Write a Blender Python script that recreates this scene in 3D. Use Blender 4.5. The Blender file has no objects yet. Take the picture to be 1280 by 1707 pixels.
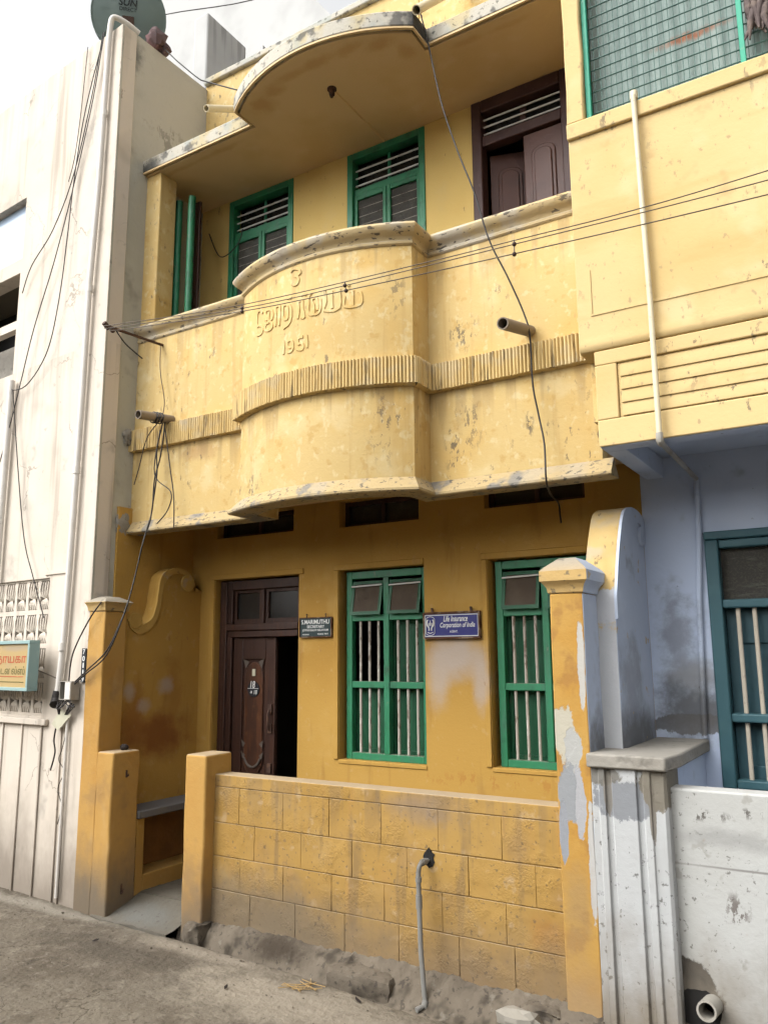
import bpy, math, random
from mathutils import Vector, Matrix

random.seed(7)
scene = bpy.context.scene
COL = scene.collection

# ------------------------------------------------------------------ camera
cam_d = bpy.data.cameras.new('camera')
cam = bpy.data.objects.new('camera', cam_d); COL.objects.link(cam)
yaw, pitch, roll = (math.radians(a) for a in (-31.826, 10.064, -0.439))
fw = Vector((math.sin(yaw)*math.cos(pitch), math.cos(yaw)*math.cos(pitch), math.sin(pitch)))
rt = Vector((math.cos(yaw), -math.sin(yaw), 0)); up = rt.cross(fw)
r2 = rt*math.cos(roll)+up*math.sin(roll); u2 = up*math.cos(roll)-rt*math.sin(roll)
cam.matrix_world = Matrix(((r2.x, u2.x, -fw.x, 0), (r2.y, u2.y, -fw.y, -4.14), (r2.z, u2.z, -fw.z, 1.75), (0, 0, 0, 1)))
cam_d.sensor_fit = 'VERTICAL'; cam_d.sensor_height = 36; cam_d.sensor_width = 27; cam_d.lens = 28.3
cam_d.clip_start = 0.05; cam_d.clip_end = 500
scene.camera = cam

# ------------------------------------------------------------------ light: bright hazy overcast
SUN_EL, SUN_AZ = math.radians(46), math.radians(212)
w = bpy.data.worlds.new('World'); scene.world = w; w.use_nodes = True
nt = w.node_tree; nt.nodes.clear()
sky = nt.nodes.new('ShaderNodeTexSky'); sky.sky_type = 'NISHITA'; sky.sun_disc = False
sky.sun_elevation = SUN_EL; sky.sun_rotation = SUN_AZ
sky.air_density = 1.0; sky.dust_density = 6.0; sky.ozone_density = 1.0
hs = nt.nodes.new('ShaderNodeHueSaturation'); hs.inputs['Saturation'].default_value = 0.05
bg = nt.nodes.new('ShaderNodeBackground'); bg.inputs['Strength'].default_value = 0.15
wo = nt.nodes.new('ShaderNodeOutputWorld')
nt.links.new(sky.outputs[0], hs.inputs['Color']); nt.links.new(hs.outputs[0], bg.inputs[0]); nt.links.new(bg.outputs[0], wo.inputs[0])
sd = bpy.data.lights.new('sun', 'SUN'); sd.energy = 0.5; sd.angle = math.radians(80); sd.color = (1, .96, .88)
sun = bpy.data.objects.new('sun', sd); COL.objects.link(sun)
sdir = Vector((math.sin(SUN_AZ)*math.cos(SUN_EL), math.cos(SUN_AZ)*math.cos(SUN_EL), math.sin(SUN_EL)))
sun.rotation_euler = sdir.to_track_quat('Z', 'Y').to_euler()
scene.view_settings.view_transform = 'Standard'; scene.view_settings.look = 'None'
scene.view_settings.gamma = 1; scene.view_settings.use_curve_mapping = False
scene.view_settings.exposure = 1.28
scene.cycles.use_adaptive_sampling = True; scene.cycles.adaptive_threshold = .035; scene.cycles.adaptive_min_samples = 12
scene.cycles.max_bounces = 6; scene.cycles.diffuse_bounces = 4; scene.cycles.glossy_bounces = 2; scene.cycles.transmission_bounces = 2

# ------------------------------------------------------------------ materials
class Nodes:
    def __init__(s, name):
        s.m = bpy.data.materials.new(name); s.m.use_nodes = True
        s.t = s.m.node_tree; s.t.nodes.clear()
        s.pos = s.new('ShaderNodeNewGeometry')
        s.out = s.new('ShaderNodeOutputMaterial'); s.b = s.new('ShaderNodeBsdfPrincipled')
        s.ln(s.b.outputs[0], s.out.inputs[0])
    def new(s, k): return s.t.nodes.new(k)
    def ln(s, a, b): s.t.links.new(a, b)
    def math(s, op, a, b=None, clamp=False):
        n = s.new('ShaderNodeMath'); n.operation = op; n.use_clamp = clamp
        for i, v in enumerate((a, b)):
            if v is None: continue
            if isinstance(v, (int, float)): n.inputs[i].default_value = v
            else: s.ln(v, n.inputs[i])
        return n.outputs[0]
    def vmath(s, op, a, b=None):
        n = s.new('ShaderNodeVectorMath'); n.operation = op
        for i, v in enumerate((a, b)):
            if v is None: continue
            if isinstance(v, (tuple, list)): n.inputs[i].default_value = v
            else: s.ln(v, n.inputs[i])
        return n
    def noise(s, scale, stretch=(1, 1, 1), detail=4, rough=.55, off=0.0, color=False):
        v = s.vmath('MULTIPLY', s.pos.outputs['Position'], stretch).outputs[0]
        if off: v = s.vmath('ADD', v, (off, off*.7, off*1.3)).outputs[0]
        n = s.new('ShaderNodeTexNoise'); n.inputs['Scale'].default_value = scale
        n.inputs['Detail'].default_value = detail; n.inputs['Roughness'].default_value = rough
        s.ln(v, n.inputs['Vector'])
        return n.outputs['Color'] if color else n.outputs['Fac']
    def ramp(s, v, lo, hi):
        n = s.new('ShaderNodeMapRange'); n.interpolation_type = 'SMOOTHSTEP'
        s.ln(v, n.inputs[0]); n.inputs[1].default_value = lo; n.inputs[2].default_value = hi
        n.inputs[3].default_value = 0; n.inputs[4].default_value = 1
        return n.outputs[0]
    def mix(s, base, colr, fac):
        n = s.new('ShaderNodeMix'); n.data_type = 'RGBA'
        s.ln(fac, n.inputs[0])
        for i, v in ((6, base), (7, colr)):
            if isinstance(v, (tuple, list)): n.inputs[i].default_value = (*v[:3], 1)
            else: s.ln(v, n.inputs[i])
        return n.outputs[2]

EXPOSURE_TRIM = .84      # exposure trim put into every paint colour so the sky stays white
def mat(name, base, layers=(), rough=.85, bump=(60, .15), spec=.3, metal=0.0, bump2=None, emit=None):
    """layers: ('n',color,scale,lo,hi,amount[,stretch]) noise patches; ('b',color,centre,radii,amount[,warp,speck]) one stain;
       ('z',color,z0,z1,amount,wobble) splash below a height; ('u',color,amount) dust lying on upward faces"""
    base = tuple(EXPOSURE_TRIM*x for x in base); layers = [(L[0], tuple(EXPOSURE_TRIM*x for x in L[1]), *L[2:]) for L in layers]
    N = Nodes(name); c = (*base,); wn = sn = fn = None; peel = []
    for k, L in enumerate(layers):
        off = 3.7*k+len(name)*1.31
        if L[0] == 'n':
            st = L[6] if len(L) > 6 else (1, 1, 1)
            f = N.math('MULTIPLY', N.ramp(N.noise(L[2], st, off=off, detail=5 if len(L) > 7 else 3, rough=.68 if len(L) > 7 else .6), L[3], L[4]), L[5])
            if len(L) > 7: f = N.math('MULTIPLY', f, N.ramp(N.noise(1.9, off=off+31, detail=3), .46, .60))
        elif L[0] == 'b':
            warp = L[5] if len(L) > 5 else .5; speck = L[6] if len(L) > 6 else 0
            p = N.vmath('SUBTRACT', N.pos.outputs['Position'], L[2]).outputs[0]
            p = N.vmath('DIVIDE', p, L[3]).outputs[0]
            if wn is None: wn = N.vmath('SUBTRACT', N.noise(5.5, off=off, detail=6, rough=.68, color=True), (.5, .5, .5)).outputs[0]
            src = wn
            if len(L) > 7:
                if fn is None: fn = N.vmath('ADD', wn, N.vmath('SUBTRACT', N.noise(24, (1, 1, .6), off=off+5, detail=6, rough=.7, color=True), (.5, .5, .5)).outputs[0]).outputs[0]
                src = fn
            nn = N.vmath('MULTIPLY', src, (warp*3,)*3).outputs[0]
            d = N.vmath('LENGTH', N.vmath('ADD', p, nn).outputs[0]).outputs['Value']
            f = N.math('MULTIPLY', N.math('SUBTRACT', 1.0, N.ramp(d, *((.90, 1.02) if len(L) > 7 else (.25, 1.12)))), L[4])
            if len(L) > 7: peel.append(f)
            if speck:
                if sn is None: sn = N.ramp(N.noise(speck, (1, 1, .55), off=off+9, detail=5, rough=.7), .545, .58)
                f = N.math('MULTIPLY', f, sn)
        elif L[0] == 'z':
            sx = N.new('ShaderNodeSeparateXYZ'); N.ln(N.pos.outputs['Position'], sx.inputs[0])
            nn = N.math('MULTIPLY', N.math('SUBTRACT', N.noise(3.2, (1, 1, .6), off=off, detail=4, rough=.65), .5), L[5]*2)
            f = N.math('MULTIPLY', N.ramp(N.math('ADD', sx.outputs[2], nn), L[3], L[2]), L[4])
        elif L[0] == 'c':
            wv = N.vmath('ADD', N.vmath('MULTIPLY', N.pos.outputs['Position'], (1, 1, 1)).outputs[0], N.vmath('MULTIPLY', N.noise(4, off=off, detail=4, color=True), (.35, .35, .35)).outputs[0]).outputs[0]
            vo = N.new('ShaderNodeTexVoronoi'); vo.feature = 'DISTANCE_TO_EDGE'; vo.inputs['Scale'].default_value = L[2]; N.ln(wv, vo.inputs['Vector'])
            f = N.math('MULTIPLY', N.math('SUBTRACT', 1.0, N.ramp(vo.outputs['Distance'], L[3]*.3, L[3])), N.math('MULTIPLY', N.ramp(N.noise(1.7, off=off+4, detail=2), L[4], L[4]+.12), L[5]))
        elif L[0] == 's':
            sx = N.new('ShaderNodeSeparateXYZ'); N.ln(N.pos.outputs['Position'], sx.inputs[0])
            nn = N.noise(11, (1, 1, .05), off=off, detail=3)
            band = N.math('MULTIPLY', N.ramp(sx.outputs[2], L[2]-L[3], L[2]), N.math('LESS_THAN', sx.outputs[2], L[2]))
            f = N.math('MULTIPLY', N.ramp(N.math('ADD', nn, N.math('MULTIPLY', band, .10)), .56, .68), N.math('MULTIPLY', band, L[4]))
        elif L[0] == 'u':
            sx = N.new('ShaderNodeSeparateXYZ'); N.ln(N.pos.outputs['Normal'], sx.inputs[0])
            f = N.math('MULTIPLY', N.ramp(sx.outputs[2], .5, .8), L[2])
        c = N.mix(c, L[1], f)
    if isinstance(c, tuple): N.b.inputs['Base Color'].default_value = (*c, 1)
    else: N.ln(c, N.b.inputs['Base Color'])
    N.b.inputs['Roughness'].default_value = rough; N.b.inputs['Metallic'].default_value = metal
    N.b.inputs['Specular IOR Level'].default_value = spec
    if bump:
        h = N.noise(bump[0], detail=3, rough=.6)
        if len(bump) > 2: h = N.math('MULTIPLY', h, N.ramp(N.noise(5.5, off=2, detail=2), .42, .66))
        if bump2: h = N.math('ADD', h, N.math('MULTIPLY', N.noise(bump2[0], detail=2), bump2[1]))
        for f in peel: h = N.math('SUBTRACT', h, N.math('MULTIPLY', f, 2.2))
        bn = N.new('ShaderNodeBump'); bn.inputs['Strength'].default_value = bump[1]; bn.inputs['Distance'].default_value = .01
        N.ln(h, bn.inputs['Height']); N.ln(bn.outputs[0], N.b.inputs['Normal'])
    return N.m

DARK = (.10, .085, .07); LIME = (.70, .58, .33); DUST = (.26, .215, .16); LAV = (.43, .36, .30)
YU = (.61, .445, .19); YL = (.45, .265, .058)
M = {}
M['yellow_upper'] = mat('yellow limewash', YU, [
    ('n', (.60, .36, .085), 1.3, .45, .72, .55), ('n', LIME, 2.6, .54, .70, .5), ('n', LIME, 15, .555, .67, .6, (1, 1, .8)), ('n', (.50, .31, .09), 11, .57, .68, .5),
    ('n', (.46, .30, .11), 5, .55, .74, .5, (2.2, 2.2, .14)),
    ('b', DARK, (-2.16, .2, 3.02), (.10, .3, .26), .8, .5, 26), ('b', DARK, (-2.05, .2, 3.15), (.09, .3, .2), .6, .5, 24),
    ('b', DARK, (-2.10, .2, 3.74), (.12, .3, .17), .75, .5, 26), ('b', DARK, (-2.52, -.1, 3.12), (.10, .3, .3), .75, .5, 30),
    ('b', DARK, (-1.68, .2, 3.10), (.03, .3, .12), .9, .4, 12), ('b', DARK, (-2.45, -.1, 4.0), (.10, .3, .2), .55, .5, 24),
    ('b', DARK, (-1.85, .2, 3.92), (.09, .3, .12), .6, .5, 24), ('b', DARK, (-3.55, -.1, 2.86), (.12, .3, .12), .7, .5, 24),
    ('b', (.38, .22, .10), (-4.35, .2, 3.3), (.25, .3, .08), .5, .6), ('b', LIME, (-3.2, -.1, 3.2), (.3, .4, .1), .5, .6),
    ('n', DARK, 20, .60, .65, .7, (1, 1, .5), 1), ('s', (.30, .21, .10), 4.33, .5, .42), ('s', (.28, .19, .09), 3.39, .4, .45), ('s', (.25, .2, .14), 3.0, .3, 0)], bump=(45, .2), bump2=(9, .8))
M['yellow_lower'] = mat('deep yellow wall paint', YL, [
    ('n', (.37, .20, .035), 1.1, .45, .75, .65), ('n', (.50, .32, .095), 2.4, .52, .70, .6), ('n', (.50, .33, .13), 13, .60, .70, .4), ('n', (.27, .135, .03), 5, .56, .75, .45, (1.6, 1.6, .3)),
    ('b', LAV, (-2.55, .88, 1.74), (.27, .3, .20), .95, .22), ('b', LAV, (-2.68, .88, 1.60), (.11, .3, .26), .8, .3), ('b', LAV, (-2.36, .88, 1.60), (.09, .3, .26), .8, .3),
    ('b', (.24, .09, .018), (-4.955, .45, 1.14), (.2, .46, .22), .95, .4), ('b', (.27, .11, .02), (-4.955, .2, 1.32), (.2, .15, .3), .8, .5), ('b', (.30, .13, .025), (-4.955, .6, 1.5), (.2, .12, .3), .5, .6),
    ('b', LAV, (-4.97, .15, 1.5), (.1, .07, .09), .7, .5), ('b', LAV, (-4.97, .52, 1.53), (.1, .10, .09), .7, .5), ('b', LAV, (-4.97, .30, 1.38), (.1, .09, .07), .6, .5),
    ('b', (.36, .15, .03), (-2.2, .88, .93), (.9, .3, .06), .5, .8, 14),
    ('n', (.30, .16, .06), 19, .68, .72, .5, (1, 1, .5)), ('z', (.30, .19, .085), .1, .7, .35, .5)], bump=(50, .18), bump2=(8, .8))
M['yellow_wall'] = mat('dusty yellow boundary paint', (.37, .225, .062), [
    ('n', (.31, .175, .035), 1.6, .42, .70, .5), ('n', (.42, .29, .12), 4, .55, .75, .4),
    ('n', (.40, .22, .06), 7, .57, .75, .45, (1.5, 1.5, .3)), ('b', (.30, .22, .15), (-2.32, 0, .86), (.2, .2, .16), .6, .6, 11),
    ('b', (.32, .14, .02), (-1.62, 0, .35), (.14, .3, .12), .6, .5), ('n', (.22, .14, .07), 24, .63, .70, .7), ('n', (.27, .17, .075), 2.8, .50, .72, .55), ('n', (.46, .34, .2), 10, .60, .72, .5),
    ('n', (.19, .125, .06), 6, .56, .72, .6, (1.8, 1.8, .25)), ('b', (.22, .165, .12), (-2.32, 0, .9), (.30, .2, .12), .6, .5), ('z', (.19, .135, .08), .0, .52, .85, .28), ('b', (.16, .125, .082), (-3.6, 0, .12), (1.1, .3, .34), .8, .35), ('n', (.09, .07, .05), 42, .62, .68, .6), ('s', (.20, .135, .07), .975, .45, .4), ('u', (.40, .32, .22), .75)], bump=(75, .7, 1), bump2=(14, .5))
M['yellow_post'] = mat('worn yellow post paint', (.45, .26, .07), [
    ('n', (.40, .20, .04), 2.2, .45, .7, .6), ('n', (.50, .35, .16), 5, .55, .75, .5, (1, 1, .4)), ('n', (.33, .2, .09), 20, .66, .71, .5),
    ('n', (.26, .16, .07), 3.5, .52, .70, .5), ('z', (.15, .12, .085), .0, .58, .97, .30), ('u', (.38, .30, .20), .8)], bump=(40, .25), bump2=(9, .8))
M['pier_yellow'] = mat('peeling yellow pier paint', (.43, .25, .06), [
    ('n', (.40, .20, .03), 3, .45, .7, .6), ('n', (.28, .14, .04), 8, .52, .66, .6, (1, 1, .8)),
    ('b', (.42, .39, .31), (-1.47, -.05, 1.34), (.07, .2, .14), 1, .35, 0, 1), ('b', (.36, .36, .34), (-1.42, -.05, 1.26), (.05, .2, .12), 1, .4, 0, 1),
    ('b', (.25, .26, .27), (-1.46, -.05, 1.06), (.06, .2, .15), 1, .4, 0, 1), ('b', (.34, .34, .35), (-1.40, -.05, 1.02), (.03, .2, .16), 1, .35, 0, 1),
    ('b', (.25, .26, .28), (-1.49, -.05, .88), (.025, .2, .15), 1, .3, 0, 1), ('b', (.42, .40, .36), (-1.36, -.05, 1.7), (.02, .2, .25), 1, .35, 0, 1), ('b', (.42, .41, .39), (-1.35, -.05, .75), (.02, .2, .3), 1, .4, 0, 1), ('b', (.30, .2, .09), (-1.44, -.05, .55), (.1, .2, .25), .6, .6), ('z', (.30, .21, .12), .0, .42, .7, .3)], bump=(40, .25), bump2=(9, .8))
M['pier_lavender'] = mat('lavender limewash side', (.49, .555, .68), [
    ('n', (.57, .63, .74), 3, .45, .7, .6), ('b', (.13, .13, .13), (-1.25, .4, 1.28), (.4, 1.0, .22), .9, .45), ('b', (.24, .24, .26), (-1.25, .4, 1.6), (.4, .3, .3), .6, .7), ('n', (.27, .27, .29), 4, .58, .75, .6),
    ('n', (.5, .36, .16), 9, .66, .70, .7), ('z', (.30, .29, .27), .0, .5, .6, .3)], bump=(40, .2), bump2=(9, .8))
M['lavender'] = mat('lavender limewash wall', (.49, .565, .71), [
    ('n', (.55, .62, .75), 1.5, .45, .7, .7), ('b', (.10, .10, .10), (-1.0, .88, 1.45), (.30, .5, .26), .9, .55), ('b', (.30, .31, .32), (-1.02, .88, 1.62), (.2, .4, .12), .7, .6), ('b', (.15, .15, .155), (-1.08, .88, 1.85), (.18, .4, .3), .6, .8), ('b', (.12, .115, .11), (-1.0, .88, 1.34), (.3, .4, .06), .85, .35, 0, 1),
    ('n', (.26, .27, .30), 5, .60, .75, .5), ('n', DARK, 20, .70, .73, .6)], bump=(40, .15), bump2=(9, .6))
M['neighbour_yellow'] = mat('neighbour yellow paint', (.60, .445, .21), [
    ('n', (.54, .37, .14), 1.2, .46, .72, .6), ('n', (.64, .52, .30), 3, .55, .72, .45), ('n', DARK, 15, .60, .65, .75, (1, 1, .45), 1), ('n', (.40, .25, .11), 5, .58, .74, .45), ('n', (.30, .22, .13), 34, .64, .70, .6, (1, 1, .6)), ('n', (.50, .33, .12), 2.5, .52, .7, .45, (.35, .35, 2))], bump=(40, .15), bump2=(9, .6))
M['whitewash'] = mat('grimy whitewash', (.43, .435, .42), [
    ('n', (.39, .39, .365), 2, .45, .7, .6), ('n', (.25, .24, .21), 9, .60, .68, .5), ('n', (.10, .09, .08), 30, .59, .65, .8, (1, 1, 1), 1), ('b', (.03, .026, .022), (-.93, 0, .19), (.13, .2, .17), .97, .3, 0, 1), ('n', (.33, .2, .11), 6, .68, .73, .7),
    ('b', (.10, .09, .08), (-.83, 0, 1.0), (.16, .2, .035), .95, .5, 20), ('b', (.10, .09, .08), (-.62, 0, 1.02), (.09, .2, .03), .9, .5, 20), ('b', (.17, .16, .15), (-.55, 0, .775), (.6, .2, .007), .8, .12), ('b', (.26, .26, .25), (-.7, 0, .9), (.3, .2, .06), .6, .5), ('b', (.13, .11, .10), (-.72, 0, .60), (.07, .2, .10), .9, .5, 20),
    ('z', (.20, .17, .13), .0, .5, .85, .4), ('u', (.50, .49, .46), .6)], bump=(35, .22), bump2=(10, .8))
M['whitewash_post'] = mat('streaked whitewash', (.43, .44, .44), [
    ('n', (.36, .36, .35), 3, .45, .7, .6, (1.5, 1.5, .35)), ('n', (.10, .095, .085), 30, .59, .65, .8, (1, 1, .8), 1), ('b', (.19, .20, .215), (-1.17, -.08, 1.05), (.16, .2, .10), .9, .35, 0, 1), ('b', (.17, .15, .115), (-1.0, -.08, 1.13), (.10, .4, .11), .95, .35, 0, 1), ('b', (.15, .14, .12), (-1.3, -.08, 1.16), (.12, .3, .05), .9, .3, 0, 1), ('b', (.17, .15, .12), (-1.04, -.08, 1.0), (.015, .3, .14), .9, .3, 0, 1), ('b', (.2, .18, .15), (-1.25, -.08, 1.08), (.02, .3, .12), .8, .3, 0, 1), ('z', (.20, .165, .12), .0, .55, .9, .38)], bump=(34, .25), bump2=(10, .8))
M['cement'] = mat('grey cement render', (.27, .25, .215), [('n', (.36, .34, .30), 4, .45, .7, .7), ('n', (.13, .12, .10), 9, .56, .72, .6)], bump=(30, .5), bump2=(8, 1.2))
M['ledge'] = mat('weathered ledge cement', (.40, .30, .15), [('n', (.34, .29, .21), 3, .46, .62, .7), ('n', (.17, .165, .155), 4.5, .53, .64, .85), ('n', (.07, .065, .06), 26, .57, .65, .8, (1, 1, 2))], bump=(30, .5), bump2=(8, 1.2))
M['coping'] = mat('weathered coping plaster', (.52, .40, .215), [('n', (.45, .41, .34), 3, .46, .62, .8), ('n', (.56, .42, .18), 5, .55, .7, .6), ('u', (.38, .35, .30), .8), ('n', (.08, .07, .06), 28, .59, .64, .85, (.5, .5, 1.5)), ('n', (.2, .17, .13), 6, .58, .7, .5)], bump=(30, .4), bump2=(8, 1.0))
M['pier_cap'] = mat('weathered yellow cap', (.46, .31, .12), [('n', (.36, .27, .15), 5, .5, .7, .6), ('u', (.27, .25, .21), .9), ('n', (.10, .09, .07), 18, .60, .67, .7)], bump=(30, .4), bump2=(8, 1.0))
M['flutes'] = mat('fluted band plaster', (.58, .42, .18), [('n', (.54, .44, .27), 5, .52, .64, .6), ('n', (.36, .35, .37), 3, .62, .72, .5), ('n', (.09, .07, .05), 9, .57, .66, .65, (3, 3, .35))], bump=(30, .3), bump2=(9, .6))
M['fascia'] = mat('mildewed white fascia', (.47, .44, .37), [('n', (.48, .39, .2), 3, .50, .64, .7), ('n', (.33, .36, .335), 4, .50, .66, .7), ('n', (.08, .075, .07), 7, .55, .66, .8), ('n', (.05, .05, .045), 26, .62, .68, .7), ('b', (.03, .03, .03), (-2.29, .02, 5.9), (.14, .2, .18), .97, .4), ('b', (.05, .05, .045), (-3.9, .06, 5.88), (.13, .2, .14), .9, .5), ('b', (.06, .06, .055), (-5.0, .15, 5.88), (.16, .2, .1), .9, .5)], bump=(30, .3), bump2=(9, .6))
RING = (.46, .25, .09)
ring_stains = [('b', RING, (x, y, 5.85), (rx*1.3, ry*1.2, .3), a*.8, .6) for x, y, rx, ry, a in
    ((-3.62, .02, .10, .09, .6), (-3.45, -.06, .10, .06, .55), (-3.25, -.11, .13, .04, .5), (-3.02, -.12, .12, .05, .55), (-2.78, -.1, .12, .05, .5), (-2.55, -.03, .10, .06, .55), (-2.44, .12, .06, .09, .5),
     (-2.05, .27, .12, .035, .45), (-1.75, .28, .12, .03, .35), (-4.3, .27, .25, .03, .45), (-4.75, .27, .2, .025, .4))]
M['ceiling'] = mat('tan ceiling limewash', (.70, .52, .29), [('n', (.60, .42, .20), 1.4, .45, .7, .6), ('n', (.74, .58, .36), 4, .58, .75, .4)] + ring_stains, bump=(40, .15), bump2=(6, .6))
M['verandah'] = mat('verandah yellow paint', (.66, .47, .16), [('n', (.58, .38, .11), 1.3, .45, .72, .6), ('n', (.62, .46, .2), 4, .56, .75, .4), ('n', (.2, .14, .07), 18, .68, .72, .6, (1, 1, .5))], bump=(45, .15), bump2=(9, .6))
M['green'] = mat('green gloss paint', (.022, .185, .085), [('n', (.035, .23, .12), 5, .45, .7, .6), ('n', (.05, .16, .10), 9, .5, .68, .6, (2, 2, .4)), ('n', (.26, .24, .18), 24, .63, .68, .6, (1, 1, .5), 1), ('n', (.02, .07, .04), 6, .55, .72, .6), ('u', (.14, .15, .10), .8)], rough=.45, bump=(40, .08), spec=.4)
M['green_dark'] = mat('shutter green paint', (.012, .085, .038), [('n', (.018, .115, .055), 4, .45, .7, .6), ('n', (.16, .13, .08), 9, .6, .75, .35)], rough=.5, bump=(40, .08))
M['bar'] = mat('worn grey bar paint', (.42, .39, .34), [('n', (.16, .12, .09), 22, .54, .62, .8, (1, 1, .4)), ('n', (.62, .60, .55), 12, .55, .65, .6)], rough=.6, bump=(60, .2))
M['white_bar'] = mat('white painted rod', (.72, .72, .70), rough=.5, bump=None)
M['wood'] = mat('dark varnished wood', (.040, .017, .011), [('n', (.070, .028, .014), 7, .45, .7, .7, (3, 3, .25)), ('n', (.02, .01, .008), 12, .5, .7, .6, (3, 3, .2))], rough=.5, bump=(30, .15))
M['wood_red'] = mat('worn red wood panel', (.085, .032, .014), [('n', (.04, .017, .01), 5, .42, .60, .85, (2, 2, .5)), ('n', (.13, .055, .02), 8, .58, .72, .6)], rough=.5, bump=(30, .1))
M['carve'] = mat('worn carved wood', (.11, .09, .075), bump=None)
M['maroon'] = mat('maroon brown paint', (.055, .025, .022), [('n', (.08, .04, .034), 5, .45, .7, .6), ('n', (.12, .08, .07), 18, .62, .7, .4)], rough=.5, bump=(40, .1))
M['maroon_leaf'] = mat('brown door leaf', (.085, .035, .025), [('n', (.06, .025, .018), 4, .45, .7, .6)], rough=.45, bump=(40, .1))
M['dusty_glass'] = mat('dusty frosted glass', (.085, .064, .047), [('n', (.12, .095, .07), 6, .45, .7, .6)], rough=.75, bump=None, spec=.15)
M['dark_glass'] = mat('dark pane', (.022, .022, .022), [('n', (.05, .05, .045), 9, .5, .75, .6)], rough=.2, bump=None, spec=.5)
M['mesh_panel'] = mat('insect mesh', (.038, .035, .028), [('n', (.10, .10, .08), 14, .56, .66, .6, (.5, .5, 2.2)), ('n', (.06, .055, .04), 90, .5, .6, .8)], rough=.6, bump=(180, .4))  # pale streaks are blurred reflections painted into the colour
M['room'] = mat('dim room plaster', (.10, .085, .06), bump=None)  # dark wall colour paints the rooms unlit so openings look black
M['black'] = mat('black cavity', (.012, .011, .010), bump=None)  # flat black stands in for the shade inside openings and holes
M['pvc'] = mat('grey pipe', (.33, .31, .27), [('n', (.22, .19, .15), 8, .5, .7, .6)], rough=.5, bump=None)
M['pvc_grey'] = mat('weathered grey pipe', (.20, .195, .18), [('n', (.13, .12, .10), 8, .5, .7, .7)], rough=.5, bump=None)
M['pvc_brown'] = mat('brown grey clay pipe', (.25, .205, .155), [('n', (.16, .13, .10), 8, .5, .7, .7)], rough=.7, bump=(40, .15))
M['pvc_cream'] = mat('cream pipe', (.66, .58, .40), [('n', (.5, .42, .27), 9, .55, .72, .6), ('n', (.3, .28, .24), 20, .66, .72, .5)], rough=.5, bump=None)
M['pvc_white'] = mat('white painted pipe', (.66, .63, .58), [('n', (.5, .47, .42), 7, .5, .72, .5)], rough=.5, bump=None)
M['cable'] = mat('black cable sheath', (.022, .018, .016), rough=.5, bump=None)
M['wire'] = mat('bare brown wire', (.085, .065, .045), rough=.5, bump=None)
M['insulator'] = mat('brown ceramic', (.04, .02, .015), rough=.25, bump=None)
M['iron'] = mat('rusty iron', (.07, .04, .03), [('n', (.14, .07, .04), 14, .5, .65, .7)], rough=.7, bump=(40, .2))
M['pinkish_white'] = mat('cream white house paint', (.62, .55, .465), [('n', (.54, .47, .385), 1.0, .45, .7, .7), ('n', (.28, .255, .225), 4, .60, .76, .5), ('n', (.30, .255, .205), 3, .52, .72, .6, (2.2, 2.2, .12)), ('n', (.34, .30, .25), 1.6, .55, .75, .5), ('c', (.25, .22, .18), 1.1, .008, .5, .7), ('n', (.30, .28, .25), 14, .68, .72, .5, (1, 1, .6)),
    ('b', (.34, .31, .27), (-5.5, -.1, 2.85), (.22, .3, .12), .5, .8, 9), ('s', (.32, .28, .23), 7.12, 1.0, .25), ('s', (.30, .255, .2), 4.25, 1.0, .3), ('z', (.20, .165, .13), .0, .85, .85, .45)], bump=(30, .15), bump2=(6, .8))
M['grey_side'] = mat('unpainted grey cement side', (.42, .41, .35), [('n', (.50, .485, .42), 1.6, .45, .7, .8), ('n', (.19, .185, .16), 3.5, .54, .74, .6), ('n', (.16, .15, .13), 9, .64, .72, .5),  # greyer than the front wall, paler high up
    ('b', (.15, .145, .13), (-5.06, .05, 6.9), (.2, .16, .25), .7, .8, 5), ('b', (.52, .49, .42), (-5.06, .4, 6.7), (.4, .9, 1.1), .85, .35), ('b', (.10, .10, .09), (-5.06, -.02, 6.95), (.2, .14, .3), .75, .7), ('b', (.13, .125, .11), (-5.06, .5, 6.3), (.2, .3, .2), .5, .8, 6)], bump=(25, .25), bump2=(6, 1.0))
M['scroll_yellow'] = mat('scroll band yellow paint', (.50, .32, .085), [('n', (.42, .25, .06), 4, .45, .7, .6), ('n', (.40, .33, .24), 5, .58, .7, .6), ('n', (.16, .1, .05), 22, .64, .70, .6)], bump=(40, .2), bump2=(9, .6))
M['blue_pane'] = mat('pale blue glass', (.40, .50, .63), rough=.15, bump=None, spec=.5)
M['far_white'] = mat('far whitewash', (.47, .47, .46), [('n', (.38, .38, .37), 1.2, .45, .7, .7), ('s', (.25, .25, .24), 8.92, .8, .6)], bump=None)
M['dish'] = mat('grey green dish enamel', (.15, .20, .19), [('n', (.20, .25, .24), 4, .5, .7, .5)], rough=.45, bump=None)
M['ink'] = mat('black print', (.015, .016, .02), bump=None, rough=.6)
M['white_ink'] = mat('white enamel lettering', (.75, .76, .74), bump=None, rough=.4)
M['enamel_green'] = mat('dark green enamel', (.012, .03, .032), [('n', (.03, .05, .05), 12, .55, .7, .6)], bump=None, rough=.3, spec=.5)
M['enamel_blue'] = mat('deep blue enamel', (.014, .018, .16), [('n', (.03, .035, .16), 14, .55, .7, .5)], bump=None, rough=.3, spec=.5)
M['rust_frame'] = mat('rusty sign frame', (.10, .045, .022), [('n', (.30, .24, .17), 16, .52, .62, .6)], bump=(40, .2))
M['sign_yellow'] = mat('faded ochre sign board', (.42, .30, .13), [('n', (.36, .28, .16), 5, .5, .7, .5), ('b', (.33, .27, .2), (-5.75, -.2, 1.82), (.3, .3, .03), .7, .4)], bump=None, rough=.6)
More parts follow.
